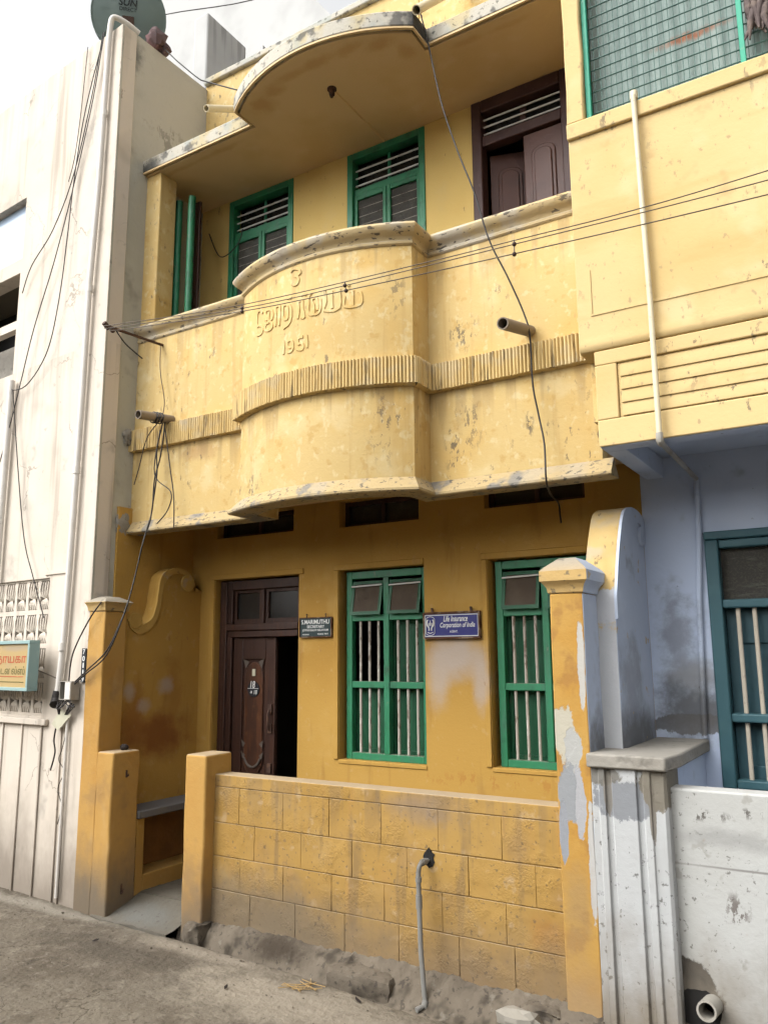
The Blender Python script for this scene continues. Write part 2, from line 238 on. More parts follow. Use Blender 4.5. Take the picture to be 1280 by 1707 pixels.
M['sign_teal'] = mat('teal sign frame', (.26, .38, .37), [('n', (.36, .44, .42), 8, .5, .7, .5)], bump=None, rough=.5)
M['red_ink'] = mat('faded red lettering', (.40, .10, .045), [('n', (.5, .25, .09), 18, .55, .68, .6)], bump=None)
M['olive_ink'] = mat('faded olive lettering', (.13, .12, .04), bump=None)
M['teal'] = mat('grey teal window paint', (.040, .105, .125), [('n', (.06, .135, .15), 4, .45, .7, .6)], rough=.5, bump=(40, .08))
M['teal_dark'] = mat('dark teal shutter', (.028, .075, .092), rough=.5, bump=None)
M['cream_bar'] = mat('cream bar paint', (.52, .46, .37), [('n', (.3, .25, .2), 20, .6, .7, .5)], rough=.5, bump=None)
M['grille_green'] = mat('sea green grille paint', (.035, .33, .21), [('n', (.2, .3, .22), 12, .6, .72, .5)], rough=.5, bump=None)
M['grille_wire'] = mat('dull green wire', (.060, .125, .105), rough=.6, bump=None)
M['grille_sheet'] = mat('blue grey asbestos sheet', (.29, .36, .335), [('n', (.36, .42, .39), 2.5, .45, .7, .7, (3, 3, .5)), ('n', (.20, .26, .24), 5, .55, .72, .6, (3, 3, .4)), ('b', (.36, .12, .05), (-.62, .1, 5.08), (.25, .3, .035), .9, .6)], bump=(30, .2))
M['grey_paint'] = mat('pale grey slate slab', (.15, .145, .145), bump=(40, .15))
M['niche'] = mat('brown niche plaster', (.22, .105, .03), [('n', (.15, .07, .02), 4, .45, .7, .7)], bump=(30, .2))
M['street'] = mat('dusty street concrete', (.125, .106, .081), [
    ('n', (.17, .145, .11), .9, .42, .68, .75), ('n', (.085, .069, .05), 2.4, .50, .70, .7), ('n', (.21, .18, .14), 8, .56, .70, .55),
    ('n', (.06, .05, .038), 30, .60, .67, .7), ('n', (.28, .25, .21), 55, .66, .70, .6), ('c', (.035, .028, .02), 1.9, .010, .46, .6), ('n', (.05, .04, .03), 5, .60, .70, .5), ('n', (.20, .175, .14), 17, .60, .68, .5),
    ('b', (.26, .225, .175), (-2.9, -.60, 0), (1.0, .36, .2), .8, .55), ('b', (.25, .215, .17), (-3.7, -.30, 0), (.7, .10, .2), .7, .5), ('b', (.25, .225, .185), (-5.3, -.22, 0), (1.4, .09, .2), .7, .6), ('b', (.075, .063, .048), (-4.2, -.55, 0), (.9, .2, .2), .6, .7)], bump=(34, 1.0), bump2=(9, 2.0), rough=.95, spec=.15)
M['gutter'] = mat('dirty gutter cement', (.13, .108, .082), [('n', (.17, .142, .108), 3, .45, .68, .7), ('n', (.04, .033, .025), 5, .50, .66, .8), ('n', (.05, .042, .035), 24, .57, .66, .7), ('n', (.21, .19, .155), 13, .60, .72, .5),
    ('b', (.035, .026, .018), (-3.25, -.1, .03), (.3, .3, .09), .8, .6)], bump=(22, .9), bump2=(8, 1.8), rough=.95, spec=.15)
M['entrance'] = mat('pale entrance cement', (.115, .102, .080), [('n', (.08, .068, .05), 2.5, .45, .7, .7), ('b', (.13, .13, .12), (-4.45, -.05, .03), (.35, .16, .2), .7, .6), ('n', (.07, .06, .05), 20, .62, .68, .6), ('n', (.15, .135, .11), 6, .56, .7, .5)], bump=(26, .5), bump2=(7, 1.2))
M['stone'] = mat('pale broken stone', (.27, .25, .21), [('n', (.17, .15, .12), 6, .5, .7, .6)], bump=(20, .5))
M['straw'] = mat('dry straw', (.36, .24, .10), bump=None)
M['husk'] = mat('dark dried husk', (.02, .014, .012), bump=(50, .5))
M['rag'] = mat('dirty bundled rag', (.10, .075, .07), [('n', (.22, .17, .14), 14, .5, .66, .7)], bump=(30, .6))
M['rag_red'] = mat('maroon grey cloth', (.13, .085, .085), [('n', (.24, .12, .12), 6, .5, .66, .7), ('n', (.06, .055, .06), 9, .52, .68, .7)], bump=(25, .6))
M['paper'] = mat('pale card', (.52, .50, .38), [('n', (.4, .37, .27), 9, .5, .7, .5)], bump=None)
M['tan'] = mat('plain facing house paint', (.42, .38, .32), [('n', (.34, .30, .25), 1, .4, .7, .7)], bump=None)

# ------------------------------------------------------------------ mesh helpers
OFF = {}
class MB:
    def __init__(s): s.v = []; s.f = []; s.mi = []
    def add(s, vs, fs, mi=0):
        n = len(s.v); s.v += [tuple(v) for v in vs]
        s.f += [tuple(i+n for i in f) for f in fs]; s.mi += [mi]*len(fs); return s
    def box(s, x0, x1, y0, y1, z0, z1, mi=0):
        v = [(x, y, z) for z in (z0, z1) for y in (y0, y1) for x in (x0, x1)]
        return s.add(v, [(0, 2, 3, 1), (4, 5, 7, 6), (0, 1, 5, 4), (2, 6, 7, 3), (0, 4, 6, 2), (1, 3, 7, 5)], mi)
    def prism(s, poly, axis, a, b, mi=0):
        n = len(poly)
        def P(p, t): return {'x': (t, p[0], p[1]), 'y': (p[0], t, p[1]), 'z': (p[0], p[1], t)}[axis]
        v = [P(p, a) for p in poly]+[P(p, b) for p in poly]
        return s.add(v, [tuple(range(n))[::-1], tuple(range(n, 2*n))]+[(i, (i+1) % n, n+(i+1) % n, n+i) for i in range(n)], mi)
    def tube(s, pts, r, n=8, cap=True, mi=0):
        pts = [Vector(p) for p in pts]; rings = []
        a = None
        for i, p in enumerate(pts):
            t = (pts[min(i+1, len(pts)-1)]-pts[max(i-1, 0)])
            if t.length < 1e-9: t = Vector((0, 0, 1))
            t.normalize()
            if a is None:
                a = t.orthogonal().normalized()
            else:
                a = (a-t*a.dot(t)); a = a.normalized() if a.length > 1e-6 else t.orthogonal().normalized()
            b = t.cross(a); rr = r[i] if isinstance(r, (list, tuple)) else r
            rings += [p+(a*math.cos(2*math.pi*k/n)+b*math.sin(2*math.pi*k/n))*rr for k in range(n)]
        fs = [(i*n+k, i*n+(k+1) % n, (i+1)*n+(k+1) % n, (i+1)*n+k) for i in range(len(pts)-1) for k in range(n)]
        if cap: fs += [tuple(range(n))[::-1], tuple((len(pts)-1)*n+k for k in range(n))]
        return s.add(rings, fs, mi)
    def ring(s, pts, ri, ro, n=14, mi=0):
        """hollow straight pipe from pts[0] to pts[1]"""
        A, B = (Vector(p) for p in pts); t = (B-A).normalized(); a = t.orthogonal().normalized(); b = t.cross(a)
        v = []
        for P, r in ((A, ro), (B, ro), (B, ri), (A, ri)):
            v += [P+(a*math.cos(2*math.pi*k/n)+b*math.sin(2*math.pi*k/n))*r for k in range(n)]
        fs = [(j*n+k, j*n+(k+1) % n, ((j+1) % 4)*n+(k+1) % n, ((j+1) % 4)*n+k) for j in range(4) for k in range(n)]
        return s.add(v, fs, mi)
    def sphere(s, c, r, nu=10, nv=6, sc=(1, 1, 1), jit=0):
        v = []; fs = []
        for j in range(nv+1):
            th = math.pi*j/nv
            for i in range(nu):
                ph = 2*math.pi*i/nu; q = 1+random.uniform(-jit, jit) if 0 < j < nv else 1
                v.append((c[0]+r*sc[0]*math.sin(th)*math.cos(ph)*q, c[1]+r*sc[1]*math.sin(th)*math.sin(ph)*q, c[2]+r*sc[2]*math.cos(th)*q))
        for j in range(nv):
            for i in range(nu): fs.append((j*nu+i, (j+1)*nu+i, (j+1)*nu+(i+1) % nu, j*nu+(i+1) % nu))
        return s.add(v, fs)
    def mesh(s, name, mats, ang=32):
        m = bpy.data.meshes.new(name); m.from_pydata(s.v, [], s.f)
        for k in (mats if isinstance(mats, (list, tuple)) else [mats]): m.materials.append(M[k])
        m.polygons.foreach_set('material_index', s.mi)
        m.polygons.foreach_set('use_smooth', [True]*len(m.polygons)); m.set_sharp_from_angle(angle=math.radians(ang))
        m.validate(); m.update(); return m
    def build(s, name, mats, parent=None, bevel=0, ang=32, seg=2, loc=(0, 0, 0)):
        return put(name, s.mesh(name, mats, ang), parent, loc, bevel, seg)

def put(name, me, parent=None, loc=(0, 0, 0), bevel=0, seg=2, rot=None):
    o = bpy.data.objects.new(name, me); COL.objects.link(o)
    o.location = Vector(loc)-OFF.get(parent.name if parent else None, Vector((0, 0, 0)))
    if rot: o.rotation_euler = rot
    if parent: o.parent = parent
    if bevel:
        b = o.modifiers.new('bevel', 'BEVEL'); b.width = bevel; b.segments = seg; b.limit_method = 'ANGLE'; b.angle_limit = math.radians(35)
    return o

def root(name, loc, label, cat, group=None, rotz=0, local=False):
    o = bpy.data.objects.new(name, None); COL.objects.link(o)
    o.location = loc; o.rotation_euler = (0, 0, rotz); o.empty_display_size = .2
    OFF[o.name] = Vector((0, 0, 0)) if local else Vector(loc)
    return tag(o, label, cat, group)

def tag(o, label, cat, group=None):
    o['label'] = label; o['category'] = cat
    if group: o['group'] = group
    return o
def setting(o, kind='structure'): o['kind'] = kind; return o

def wall_holes(x0, x1, z0, z1, yf, yb, holes, mb=None):
    mb = mb or MB()
    xs = sorted({x0, x1, *[h[0] for h in holes], *[h[1] for h in holes]}); zs = sorted({z0, z1, *[h[2] for h in holes], *[h[3] for h in holes]})
    def solid(i, j):
        if i < 0 or j < 0 or i >= len(xs)-1 or j >= len(zs)-1: return False
        cx, cz = (xs[i]+xs[i+1])/2, (zs[j]+zs[j+1])/2
        return not any(h[0] < cx < h[1] and h[2] < cz < h[3] for h in holes)
    ind = {}
    def V(i, j, y):
        k = (i, j, y)
        if k not in ind: ind[k] = len(vs); vs.append((xs[i], y, zs[j]))
        return ind[k]
    vs = []; fs = []
    for i in range(len(xs)-1):
        for j in range(len(zs)-1):
            if not solid(i, j): continue
            fs.append((V(i, j, yf), V(i+1, j, yf), V(i+1, j+1, yf), V(i, j+1, yf)))
            fs.append((V(i, j, yb), V(i, j+1, yb), V(i+1, j+1, yb), V(i+1, j, yb)))
            if not solid(i-1, j): fs.append((V(i, j, yf), V(i, j+1, yf), V(i, j+1, yb), V(i, j, yb)))
            if not solid(i+1, j): fs.append((V(i+1, j, yf), V(i+1, j, yb), V(i+1, j+1, yb), V(i+1, j+1, yf)))
            if not solid(i, j-1): fs.append((V(i, j, yf), V(i, j, yb), V(i+1, j, yb), V(i+1, j, yf)))
            if not solid(i, j+1): fs.append((V(i, j+1, yf), V(i+1, j+1, yf), V(i+1, j+1, yb), V(i, j+1, yb)))
    return mb.add(vs, fs)

def text_mesh(body, h, width=None, shear=0, name='lettering', thick=.0015, mats='white_ink', bold=0):
    c = bpy.data.curves.new(name, 'FONT'); c.body = body; c.size = 1; c.shear = shear; c.align_x = 'CENTER'; c.extrude = 0; c.offset = bold
    o = bpy.data.objects.new(name, c); COL.objects.link(o); bpy.context.view_layer.update()
    m = bpy.data.meshes.new_from_object(o.evaluated_get(bpy.context.evaluated_depsgraph_get()))
    bpy.data.objects.remove(o); bpy.data.curves.remove(c)
    if not m.vertices: return m
    xs = [v.co.x for v in m.vertices]; ys = [v.co.y for v in m.vertices]
    sy = h/(max(ys)-min(ys)); sx = (width/(max(xs)-min(xs))) if width else sy
    mx, my = (max(xs)+min(xs))/2, (max(ys)+min(ys))/2
    for v in m.vertices: v.co = ((v.co.x-mx)*sx, 0, (v.co.y-my)*sy)
    m.materials.clear(); m.materials.append(M[mats]); m.name = name
    return m

def smooth_path(pts, n=6):
    pts = [Vector(p) for p in pts]; out = []
    for i in range(len(pts)-1):
        p0, p1, p2, p3 = pts[max(i-1, 0)], pts[i], pts[i+1], pts[min(i+2, len(pts)-1)]
        for k in range(n):
            t = k/n
            out.append(.5*((2*p1)+(p2-p0)*t+(2*p0-5*p1+4*p2-p3)*t*t+(3*p1-p0-3*p2+p3)*t**3))
    out.append(pts[-1]); return out

# ------------------------------------------------------------------ plan outlines of parapet and roof slab
def outline(d, cx, W, YF, YE, YA, xl, xr, n=28):
    wv = W+d; s = YE-YA; R = (wv*wv+s*s)/(2*s); cy = YA-d+R; th = math.asin(wv/R)
    arc = [(cx+R*math.sin(-th+2*th*i/n), cy-R*math.cos(-th+2*th*i/n)) for i in range(n+1)]
    return [(xl, YF-d), (cx-wv, YF-d)]+arc+[(cx+wv, YF-d), (xr, YF-d)]
PAR = (-3.045, .70, .20, -.005, -.20, -5.12, -1.262)
SLAB = (-3.087, .795, .155, -.03, -.28, -5.12, -1.262)
def sweep(mb, par, prof):
    """closed (offset, z) profile carried along a plan outline"""
    lines = [outline(d, *par) for d, z in prof]; n = len(lines[0]); m = len(prof)
    v = [(*lines[j][i], prof[j][1]) for i in range(n) for j in range(m)]
    fs = [(i*m+j, (i+1)*m+j, (i+1)*m+(j+1) % m, i*m+(j+1) % m) for i in range(n-1) for j in range(m)]
    fs += [tuple(range(m)), tuple((n-1)*m+j for j in range(m))[::-1]]
    return mb.add(v, fs)

# ================================================================== SETTING
def hsh(*a): return (math.sin(sum(x*k for x, k in zip(a, (12.9898, 78.233, 37.719))))*43758.5453) % 1
def wob(x, f=1.0, s=0.0): return math.sin(x*f*3.1+s)*.5+math.sin(x*f*7.7+s*2.3)*.3+math.sin(x*f*17.3+s*.7)*.2
setting(MB().box(-70, 70, -70, 70, -.5, -.14).build('ground', 'street'))
def street_edge(x):
    P = [(-60, .15), (-6.2, -.0), (-5.2, -.08), (-4.75, -.17), (-4.1, -.2), (-3.5, -.215), (-3.0, -.25), (-2.4, -.345), (-1.96, -.364), (-1.0, -.40), (60, -.4)]
    for a, b in zip(P, P[1:]):
        if a[0] <= x <= b[0]: return a[1]+(b[1]-a[1])*(x-a[0])/(b[0]-a[0])+.008*wob(x, 3)
mb = MB()
xs = [-60, -30, -15, -9]+[-8+.04*i for i in range(200)]+[.5, 4, 12, 30, 60]
offs = [0, .03, .07, .12, .2, .3, .42, .56, .72, .9, 1.1, 1.4, 2, 3.5, 8, 30]
v = []
for x in xs:
    e = street_edge(x)
    v.append((x, e+.004, -.13)); 
    for k, q in enumerate(offs):
        v.append((x, e-q, (.0 if k else -.012)+.006*wob(x+q*1.7, 1.4, q*5)+.003*(hsh(x, q)-.5)))
m = len(offs)+1
mb.add(v, [(i*m+j, i*m+j+1, (i+1)*m+j+1, (i+1)*m+j) for i in range(len(xs)-1) for j in range(m-1)])
setting(mb.build('street', 'street', ang=60))
# gutter lining and lumpy plinth at the foot of the boundary wall
mb = MB(); v = []; n = 0
for i in range(131):
    x = -4.12+i*.0215; n += 1
    t = .055+.012*wob(x, 2.2)+.012*(hsh(x)-.5); q = .014*wob(x, 3.1, 2); g = .05+.09*min(1, max(0, (x+3.9)/1.6))
    if -2.1 < x: t -= .012
    for y, z in ((.02, t+.02), (-.012, t+.012), (-.03-g*.2+q*.3, t-.004), (-.045-g*.5+q*.6, t-.03), (-.05-g*.72+q, t-.065), (-.055-g+q*.8, -.062+.008*wob(x, 5)), (-.08-g-.04, -.072), (-.30, -.075), (-.46, -.08)):
        v.append((x+.006*(hsh(y, x)-.5), y+.008*(hsh(x, z)-.5), z+.009*(hsh(z, x)-.5)))
mb.add(v, [(i*9+j, i*9+j+1, (i+1)*9+j+1, (i+1)*9+j) for i in range(n-1) for j in range(8)])
setting(mb.build('gutter', 'gutter', ang=45))
mb = MB(); v = []
for i in range(17):
    x = -4.86+i*.0475
    for j in range(12):
        y = -.19+max(0, j-1)*.052+(.02*wob(x, 4) if j < 2 else 0)
        v.append((x, y, (.004+.10*min(1, max(0, (y+.17)/.34))+.004*wob(x+y*2, 3)) if j else -.12))
mb.add(v, [(i*12+j, (i+1)*12+j, (i+1)*12+j+1, i*12+j+1) for i in range(16) for j in range(11)])
setting(mb.build('entrance_slab', 'entrance', ang=60))
# rough cement blocks bedded along the gutter
def rough_block(x0, x1, y0, y1, z0, z1, j=.012):
    n = 5; v = []; fs = []
    mb = MB()
    def face(P):
        k = len(mb.v)
        for a in range(n+1):
            for b in range(n+1): mb.v.append(P(a/n, b/n))
        for a in range(n):
            for b in range(n): mb.f.append((k+a*(n+1)+b, k+(a+1)*(n+1)+b, k+(a+1)*(n+1)+b+1, k+a*(n+1)+b+1)); mb.mi.append(0)
    lx, ly, lz = x1-x0, y1-y0, z1-z0
    face(lambda u, w_: (x0+lx*u, y0, z0+lz*w_)); face(lambda u, w_: (x0+lx*u, y0+ly*w_, z1)); face(lambda u, w_: (x1, y0+ly*u, z0+lz*w_)); face(lambda u, w_: (x0, y1-ly*u, z0+lz*w_))
    def dis(p):
        h = lambda k: (hsh(round(p[0], 3), round(p[1], 3)+k, round(p[2], 3))-.5)*2*j
        e = sum((abs(p[0]-x0) < 1e-4 or abs(p[0]-x1) < 1e-4, abs(p[1]-y0) < 1e-4, abs(p[2]-z1) < 1e-4))
        c = .010*(e-1) if e > 1 else 0
        sx = 1 if p[0] < (x0+x1)/2 else -1
        return (p[0]+h(1)+(sx*c if abs(p[0]-x0) < 1e-4 or abs(p[0]-x1) < 1e-4 else 0), p[1]+h(2)+(c if abs(p[1]-y0) < 1e-4 else 0), p[2]+h(3)*.6-(c if abs(p[2]-z1) < 1e-4 else 0))
    mb.v = [dis(p) for p in mb.v]; return mb
for x0, x1, y0, y1, z1, lb in ((-2.86, -2.44, -.195, .01, .04, 'low grey cement block in the gutter left of the water pipe'), (-4.02, -3.88, -.155, .0, .075, 'small cement block at the foot of the gate post'), (-1.74, -1.53, -.13, .0, .05, 'small cement block at the foot of the right pier')):
    tag(rough_block(x0, x1, y0, y1, -.1, z1).build('cement_block', 'gutter', ang=50), lb, 'block', 'cement blocks along the gutter')

# ================================================================== YELLOW HOUSE
H = root('yellow_house', (-3.1, .88, 0), 'yellow two storey house with bow-fronted balcony dated 1951 and green windows', 'house')
DOOR = (-4.79, -3.905, .10, 2.38); WIN1 = (-3.52, -2.785, 1.0, 2.385); WIN2 = (-2.29, -1.56, 1.02, 2.385)
VENTS = [(-4.79, -3.965, 2.73, 2.92), (-3.52, -2.82, 2.715, 2.92), (-2.30, -1.59, 2.74, 2.92)]
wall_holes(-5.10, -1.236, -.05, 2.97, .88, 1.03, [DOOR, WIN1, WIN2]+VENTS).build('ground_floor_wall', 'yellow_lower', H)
UW1 = (-4.745, -4.01, 3.9, 5.835); UW2 = (-3.445, -2.715, 3.9, 5.835); UD = (-2.285, -1.555, 3.15, 5.835)
wall_holes(-5.10, -1.2, 2.97, 5.86, .88, 1.03, [UW1, UW2, UD]).build('upper_floor_wall', 'verandah', H)
# rooms behind the openings (closed shells)
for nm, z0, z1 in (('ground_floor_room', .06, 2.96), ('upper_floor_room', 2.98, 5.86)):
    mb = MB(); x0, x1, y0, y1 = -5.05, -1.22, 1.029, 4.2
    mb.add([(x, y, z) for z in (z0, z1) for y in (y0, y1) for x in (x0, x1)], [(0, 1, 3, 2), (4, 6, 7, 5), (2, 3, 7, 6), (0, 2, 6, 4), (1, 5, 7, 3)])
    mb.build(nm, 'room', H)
MB().box(-4.98, -1.37, .14, 1.0, -.1, .10).build('porch_floor', 'entrance', H)
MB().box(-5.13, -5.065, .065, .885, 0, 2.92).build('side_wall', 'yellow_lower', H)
# balcony
sweep(MB(), PAR, [(0, 2.76), (0, 4.35), (-.10, 4.35), (-.10, 2.715), (-.02, 2.715)]).build('parapet', 'yellow_upper', H)
sweep(MB(), PAR[:-1]+(-1.203,), [(-.004, 2.815), (.010, 2.795), (.028, 2.772), (.046, 2.745), (.058, 2.73), (.058, 2.716), (.05, 2.709), (-.085, 2.708), (-.085, 2.72)]).build('balcony_ledge', 'ledge', H)
cop = [(-.11, 4.34), (.004, 4.315), (.014, 4.325), (.016, 4.34), (.008, 4.348), (.012, 4.36), (.022, 4.372), (.034, 4.38), (.048, 4.392), (.06, 4.41), (.063, 4.425), (.056, 4.442), (.03, 4.455), (-.11, 4.452)]
sweep(MB(), PAR, cop).build('coping', 'coping', H)
# fluted band
base = outline(.034, *PAR, n=60); seg = []; L = 0
for a, b in zip(base, base[1:]):
    l = math.dist(a, b); seg.append((L, l, a, b)); L += l
N = int(L/.0225)*5; pts = []
for i in range(N+1):
    s = L*i/N
    for L0, l, a, b in seg:
        if s <= L0+l+1e-9: break
    t = (s-L0)/l; nx, ny = (b[1]-a[1])/l, -(b[0]-a[0])/l
    ph = (i % 5)/5; h = .017*abs(math.sin(math.pi*ph))**.6
    k = int(i/5); h *= .75+.5*hsh(k); dz = .004*(hsh(k, 3)-.5)
    pts.append((a[0]+(b[0]-a[0])*t+nx*h, a[1]+(b[1]-a[1])*t+ny*h, dz, -nx*.05-nx*h, -ny*.05-ny*h))
v = []
for x, y, dz, bx, by in pts: v += [(x+bx, y+by, 3.565+dz), (x, y, 3.558+dz), (x, y, 3.385+dz*.5), (x+bx, y+by, 3.38+dz*.5)]
mb = MB().add(v, [(i*4+j, (i+1)*4+j, (i+1)*4+j+1, i*4+j+1) for i in range(N) for j in range(3)])
mb.build('fluted_band', 'flutes', H, ang=50)
o = outline(-.05, *PAR); mb = MB()
mb.prism([(p[0], p[1]) for p in o]+[(-1.262, .95), (-5.12, .95)], 'z', 2.93, 3.02).build('balcony_floor', 'ceiling', H)
# raised lettering on the bow front
LET = [[(-3.165,-.195,4.271),(-3.150,-.196,4.287),(-3.120,-.198,4.286),(-3.090,-.199,4.269),(-3.080,-.2,4.246),(-3.099,-.199,4.236),(-3.129,-.197,4.236)],[(-3.129,-.197,4.236),(-3.104,-.199,4.221),(-3.094,-.199,4.198),(-3.108,-.199,4.174),(-3.133,-.197,4.173),(-3.153,-.196,4.187)],
[(-3.453,-.137,4.074),(-3.482,-.128,4.106),(-3.511,-.117,4.096),(-3.520,-.114,4.053),(-3.518,-.115,4.003),(-3.492,-.124,3.998),(-3.457,-.136,3.981),(-3.445,-.14,3.953),(-3.462,-.134,3.93),(-3.505,-.12,3.931),(-3.527,-.111,3.945)],
[(-3.374,-.159,4.072),(-3.406,-.151,4.077),(-3.416,-.148,4.049),(-3.392,-.155,4.016),(-3.404,-.151,4.008),(-3.423,-.146,4.019)],
[(-3.374,-.159,4.072),(-3.343,-.167,4.053),(-3.336,-.168,4.006),(-3.368,-.161,3.988),(-3.403,-.152,3.98),(-3.416,-.148,3.963),(-3.422,-.147,3.945),(-3.389,-.156,3.925),(-3.346,-.166,3.929),(-3.341,-.167,3.959),(-3.368,-.161,3.988)],[(-3.377,-.159,4.052),(-3.38,-.158,3.972)],
[(-3.307,-.174,3.929),(-3.301,-.176,4.011),(-3.308,-.174,4.062),(-3.279,-.18,4.069),(-3.262,-.183,4.048),(-3.268,-.182,3.925)],
[(-3.192,-.192,4.051),(-3.186,-.193,4.009),(-3.19,-.192,3.955),(-3.216,-.189,3.954),(-3.233,-.187,3.991),(-3.229,-.187,4.05),(-3.208,-.19,4.055),(-3.176,-.194,4.046),(-3.155,-.196,4.001),(-3.159,-.195,3.939),(-3.184,-.193,3.906),(-3.226,-.188,3.893)],[(-3.193,-.192,4.093),(-3.177,-.194,4.096),(-3.159,-.195,4.087)],
[(-3.1,-.199,3.927),(-3.091,-.199,3.984),(-3.097,-.199,4.048)],[(-3.097,-.199,4.044),(-3.063,-.2,4.046),(-3.058,-.2,3.991),(-3.043,-.2,3.925),(-3.071,-.2,3.928)],[(-3.073,-.2,4.082),(-3.052,-.2,4.087),(-3.029,-.2,4.075)],
[(-2.986,-.199,4.082),(-3.008,-.2,4.057),(-3.012,-.2,4.011),(-3.012,-.2,3.949),(-2.985,-.199,3.927),(-2.967,-.198,3.939),(-2.972,-.198,3.994),(-2.986,-.199,4.028),(-2.961,-.197,4.042),(-2.942,-.196,4.019),(-2.94,-.196,3.948)],[(-2.921,-.194,4.022),(-2.92,-.194,3.952),(-2.941,-.196,3.924),(-2.972,-.198,3.928)],
[(-2.888,-.191,4.073),(-2.879,-.19,3.997),(-2.89,-.191,3.936),(-2.784,-.175,3.934),(-2.784,-.175,4.064)],[(-2.839,-.184,4.059),(-2.834,-.184,3.939)],
[(-2.749,-.167,4.008),(-2.748,-.167,3.937),(-2.647,-.14,3.936),(-2.643,-.139,4.011),(-2.661,-.144,4.029)],[(-2.708,-.157,4.028),(-2.697,-.155,4.038),(-2.695,-.154,3.936)],[(-2.731,-.163,4.078),(-2.721,-.161,4.08),(-2.723,-.161,4.071)],
[(-3.224,-.188,3.806),(-3.218,-.189,3.757),(-3.222,-.188,3.71)],[(-3.141,-.197,3.777),(-3.162,-.195,3.794),(-3.184,-.193,3.788),(-3.186,-.193,3.761),(-3.166,-.195,3.744),(-3.143,-.196,3.75),(-3.139,-.197,3.777),(-3.137,-.197,3.737),(-3.152,-.196,3.714),(-3.181,-.193,3.715)],
[(-3.054,-.2,3.792),(-3.091,-.199,3.788),(-3.092,-.199,3.75),(-3.069,-.2,3.751),(-3.05,-.2,3.733),(-3.054,-.2,3.709),(-3.082,-.199,3.708),(-3.103,-.199,3.72)],[(-3.026,-.2,3.797),(-3.019,-.2,3.749),(-3.02,-.2,3.709)]]
def ribbon(mb, P, wd=.0088, th=.0065):
    cyc = -.20+(.70**2+.195**2)/(2*.195); k = len(mb.v)
    for i, p in enumerate(P):
        t = (P[min(i+1, len(P)-1)]-P[max(i-1, 0)]).normalized(); nrm = Vector((p.x+3.045, p.y-cyc, 0)).normalized(); sd_ = t.cross(nrm).normalized()
        w_ = wd*(.85+.3*hsh(p.x, p.z))
        for a, b in ((-1.25, -.3), (-.85, 1), (.85, 1), (1.25, -.3)): mb.v.append(tuple(p+sd_*w_*a+nrm*th*b))
    for i in range(len(P)-1):
        for j in range(3): mb.f.append((k+i*4+j, k+i*4+4+j, k+i*4+5+j, k+i*4+1+j)); mb.mi.append(0)
    e = k+(len(P)-1)*4; mb.f += [(k, k+1, k+2, k+3), (e+3, e+2, e+1, e)]; mb.mi += [0, 0]
GLYPHS = [(0, 2), (2, 3), (3, 6), (6, 7), (7, 9), (9, 12), (12, 14), (14, 16), (16, 19), (19, 20), (20, 21), (21, 22), (22, 23)]
for a, b in GLYPHS:
    mb = MB()
    for st in LET[a:b]: ribbon(mb, smooth_path(st, 3))
    mb.build('raised_letter', 'yellow_upper', H, ang=40)
# roof slab over the balcony
sweep(MB(), SLAB, [(0, 5.872), (.004, 5.885), (.004, 5.965), (-.006, 5.975), (-.9, 5.985), (-.9, 5.872)]) if False else None
o = outline(0, *SLAB); mb = MB()
mb.prism([(p[0], p[1]) for p in o]+[(-1.262, 1.0), (-5.12, 1.0)], 'z', 5.866, 5.978)
mb.build('roof_slab', 'fascia', H, bevel=.008)
o = outline(-.035, *SLAB); o2 = outline(-.012, *SLAB)
MB().prism([(p[0], p[1]) for p in o]+[(-1.262, .93), (-5.12, .93)], 'z', 5.846, 5.87).build('ceiling', 'ceiling', H)
sweep(MB(), SLAB, [(-.004, 5.853), (-.004, 5.869), (-.02, 5.869), (-.02, 5.853)]).build('drip_moulding', 'ceiling', H)
c = MB().tube([(-3.087, .16, 5.843), (-3.087, .5, 5.842), (-3.087, .878, 5.842)], .011, 8).build('ceiling_conduit', 'ceiling', H)
mb = MB().tube([(-3.087, .155, 5.85), (-3.087, .155, 5.835)], .035, 12).tube([(-3.087, .155, 5.84), (-3.087, .155, 5.80), (-3.087, .15, 5.775)], [.02, .022, .012], 8)
mb.build('ceiling_hook', 'iron', H)
# verandah corner column and rooftop
MB().box(-5.10, -4.925, .21, .40, 4.43, 5.85).build('corner_column', 'yellow_upper', H, bevel=.01)
wall_holes(-5.10, -2.75, 5.97, 7.17, .88, 1.0, []).build('roof_parapet', 'yellow_upper', H)
MB().box(-5.10, -2.75, .84, 1.04, 7.171, 7.235).build('parapet_cap', 'fascia', H, bevel=.012)
MB().box(-2.749, -1.27, .88, 3.2, 5.97, 8.4).build('stair_tower', 'yellow_upper', H, bevel=.015)
mb = MB()
for i in range(7): mb.tube([(-3.25+i*.075, 1.2, 7.2), (-3.25+i*.075+(.06 if i % 2 else -.03), 1.2, 7.9)], .007, 6)
mb.tube([(-3.4, 1.2, 7.62), (-2.76, 1.2, 7.64)], .009, 6); mb.build('roof_railing', 'iron', H)
MB().box(-5.1, -1.27, .99, 4.3, 5.87, 5.97).build('flat_roof', 'cement', H)

# surrounds round the ground-floor openings
def surround(h, bottom):
    x0, x1, z0, z1 = h; a, b = .045, .012
    mb = MB()
    mb.box(x0-a, x1+(a if bottom == 'door' else .0), .88-b, .885, z1+.002, z1+a)
    mb.box(x0-a, x0-.004, .88-b, .885, z0, z1+.001)
    if bottom == 'sill': mb.box(x0-.004, x1+.004, .873, .95, z0-.028, z0-.001)
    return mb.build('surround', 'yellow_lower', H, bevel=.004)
surround(DOOR, 'door'); surround(WIN1, 'sill'); surround(WIN2, 'sill')

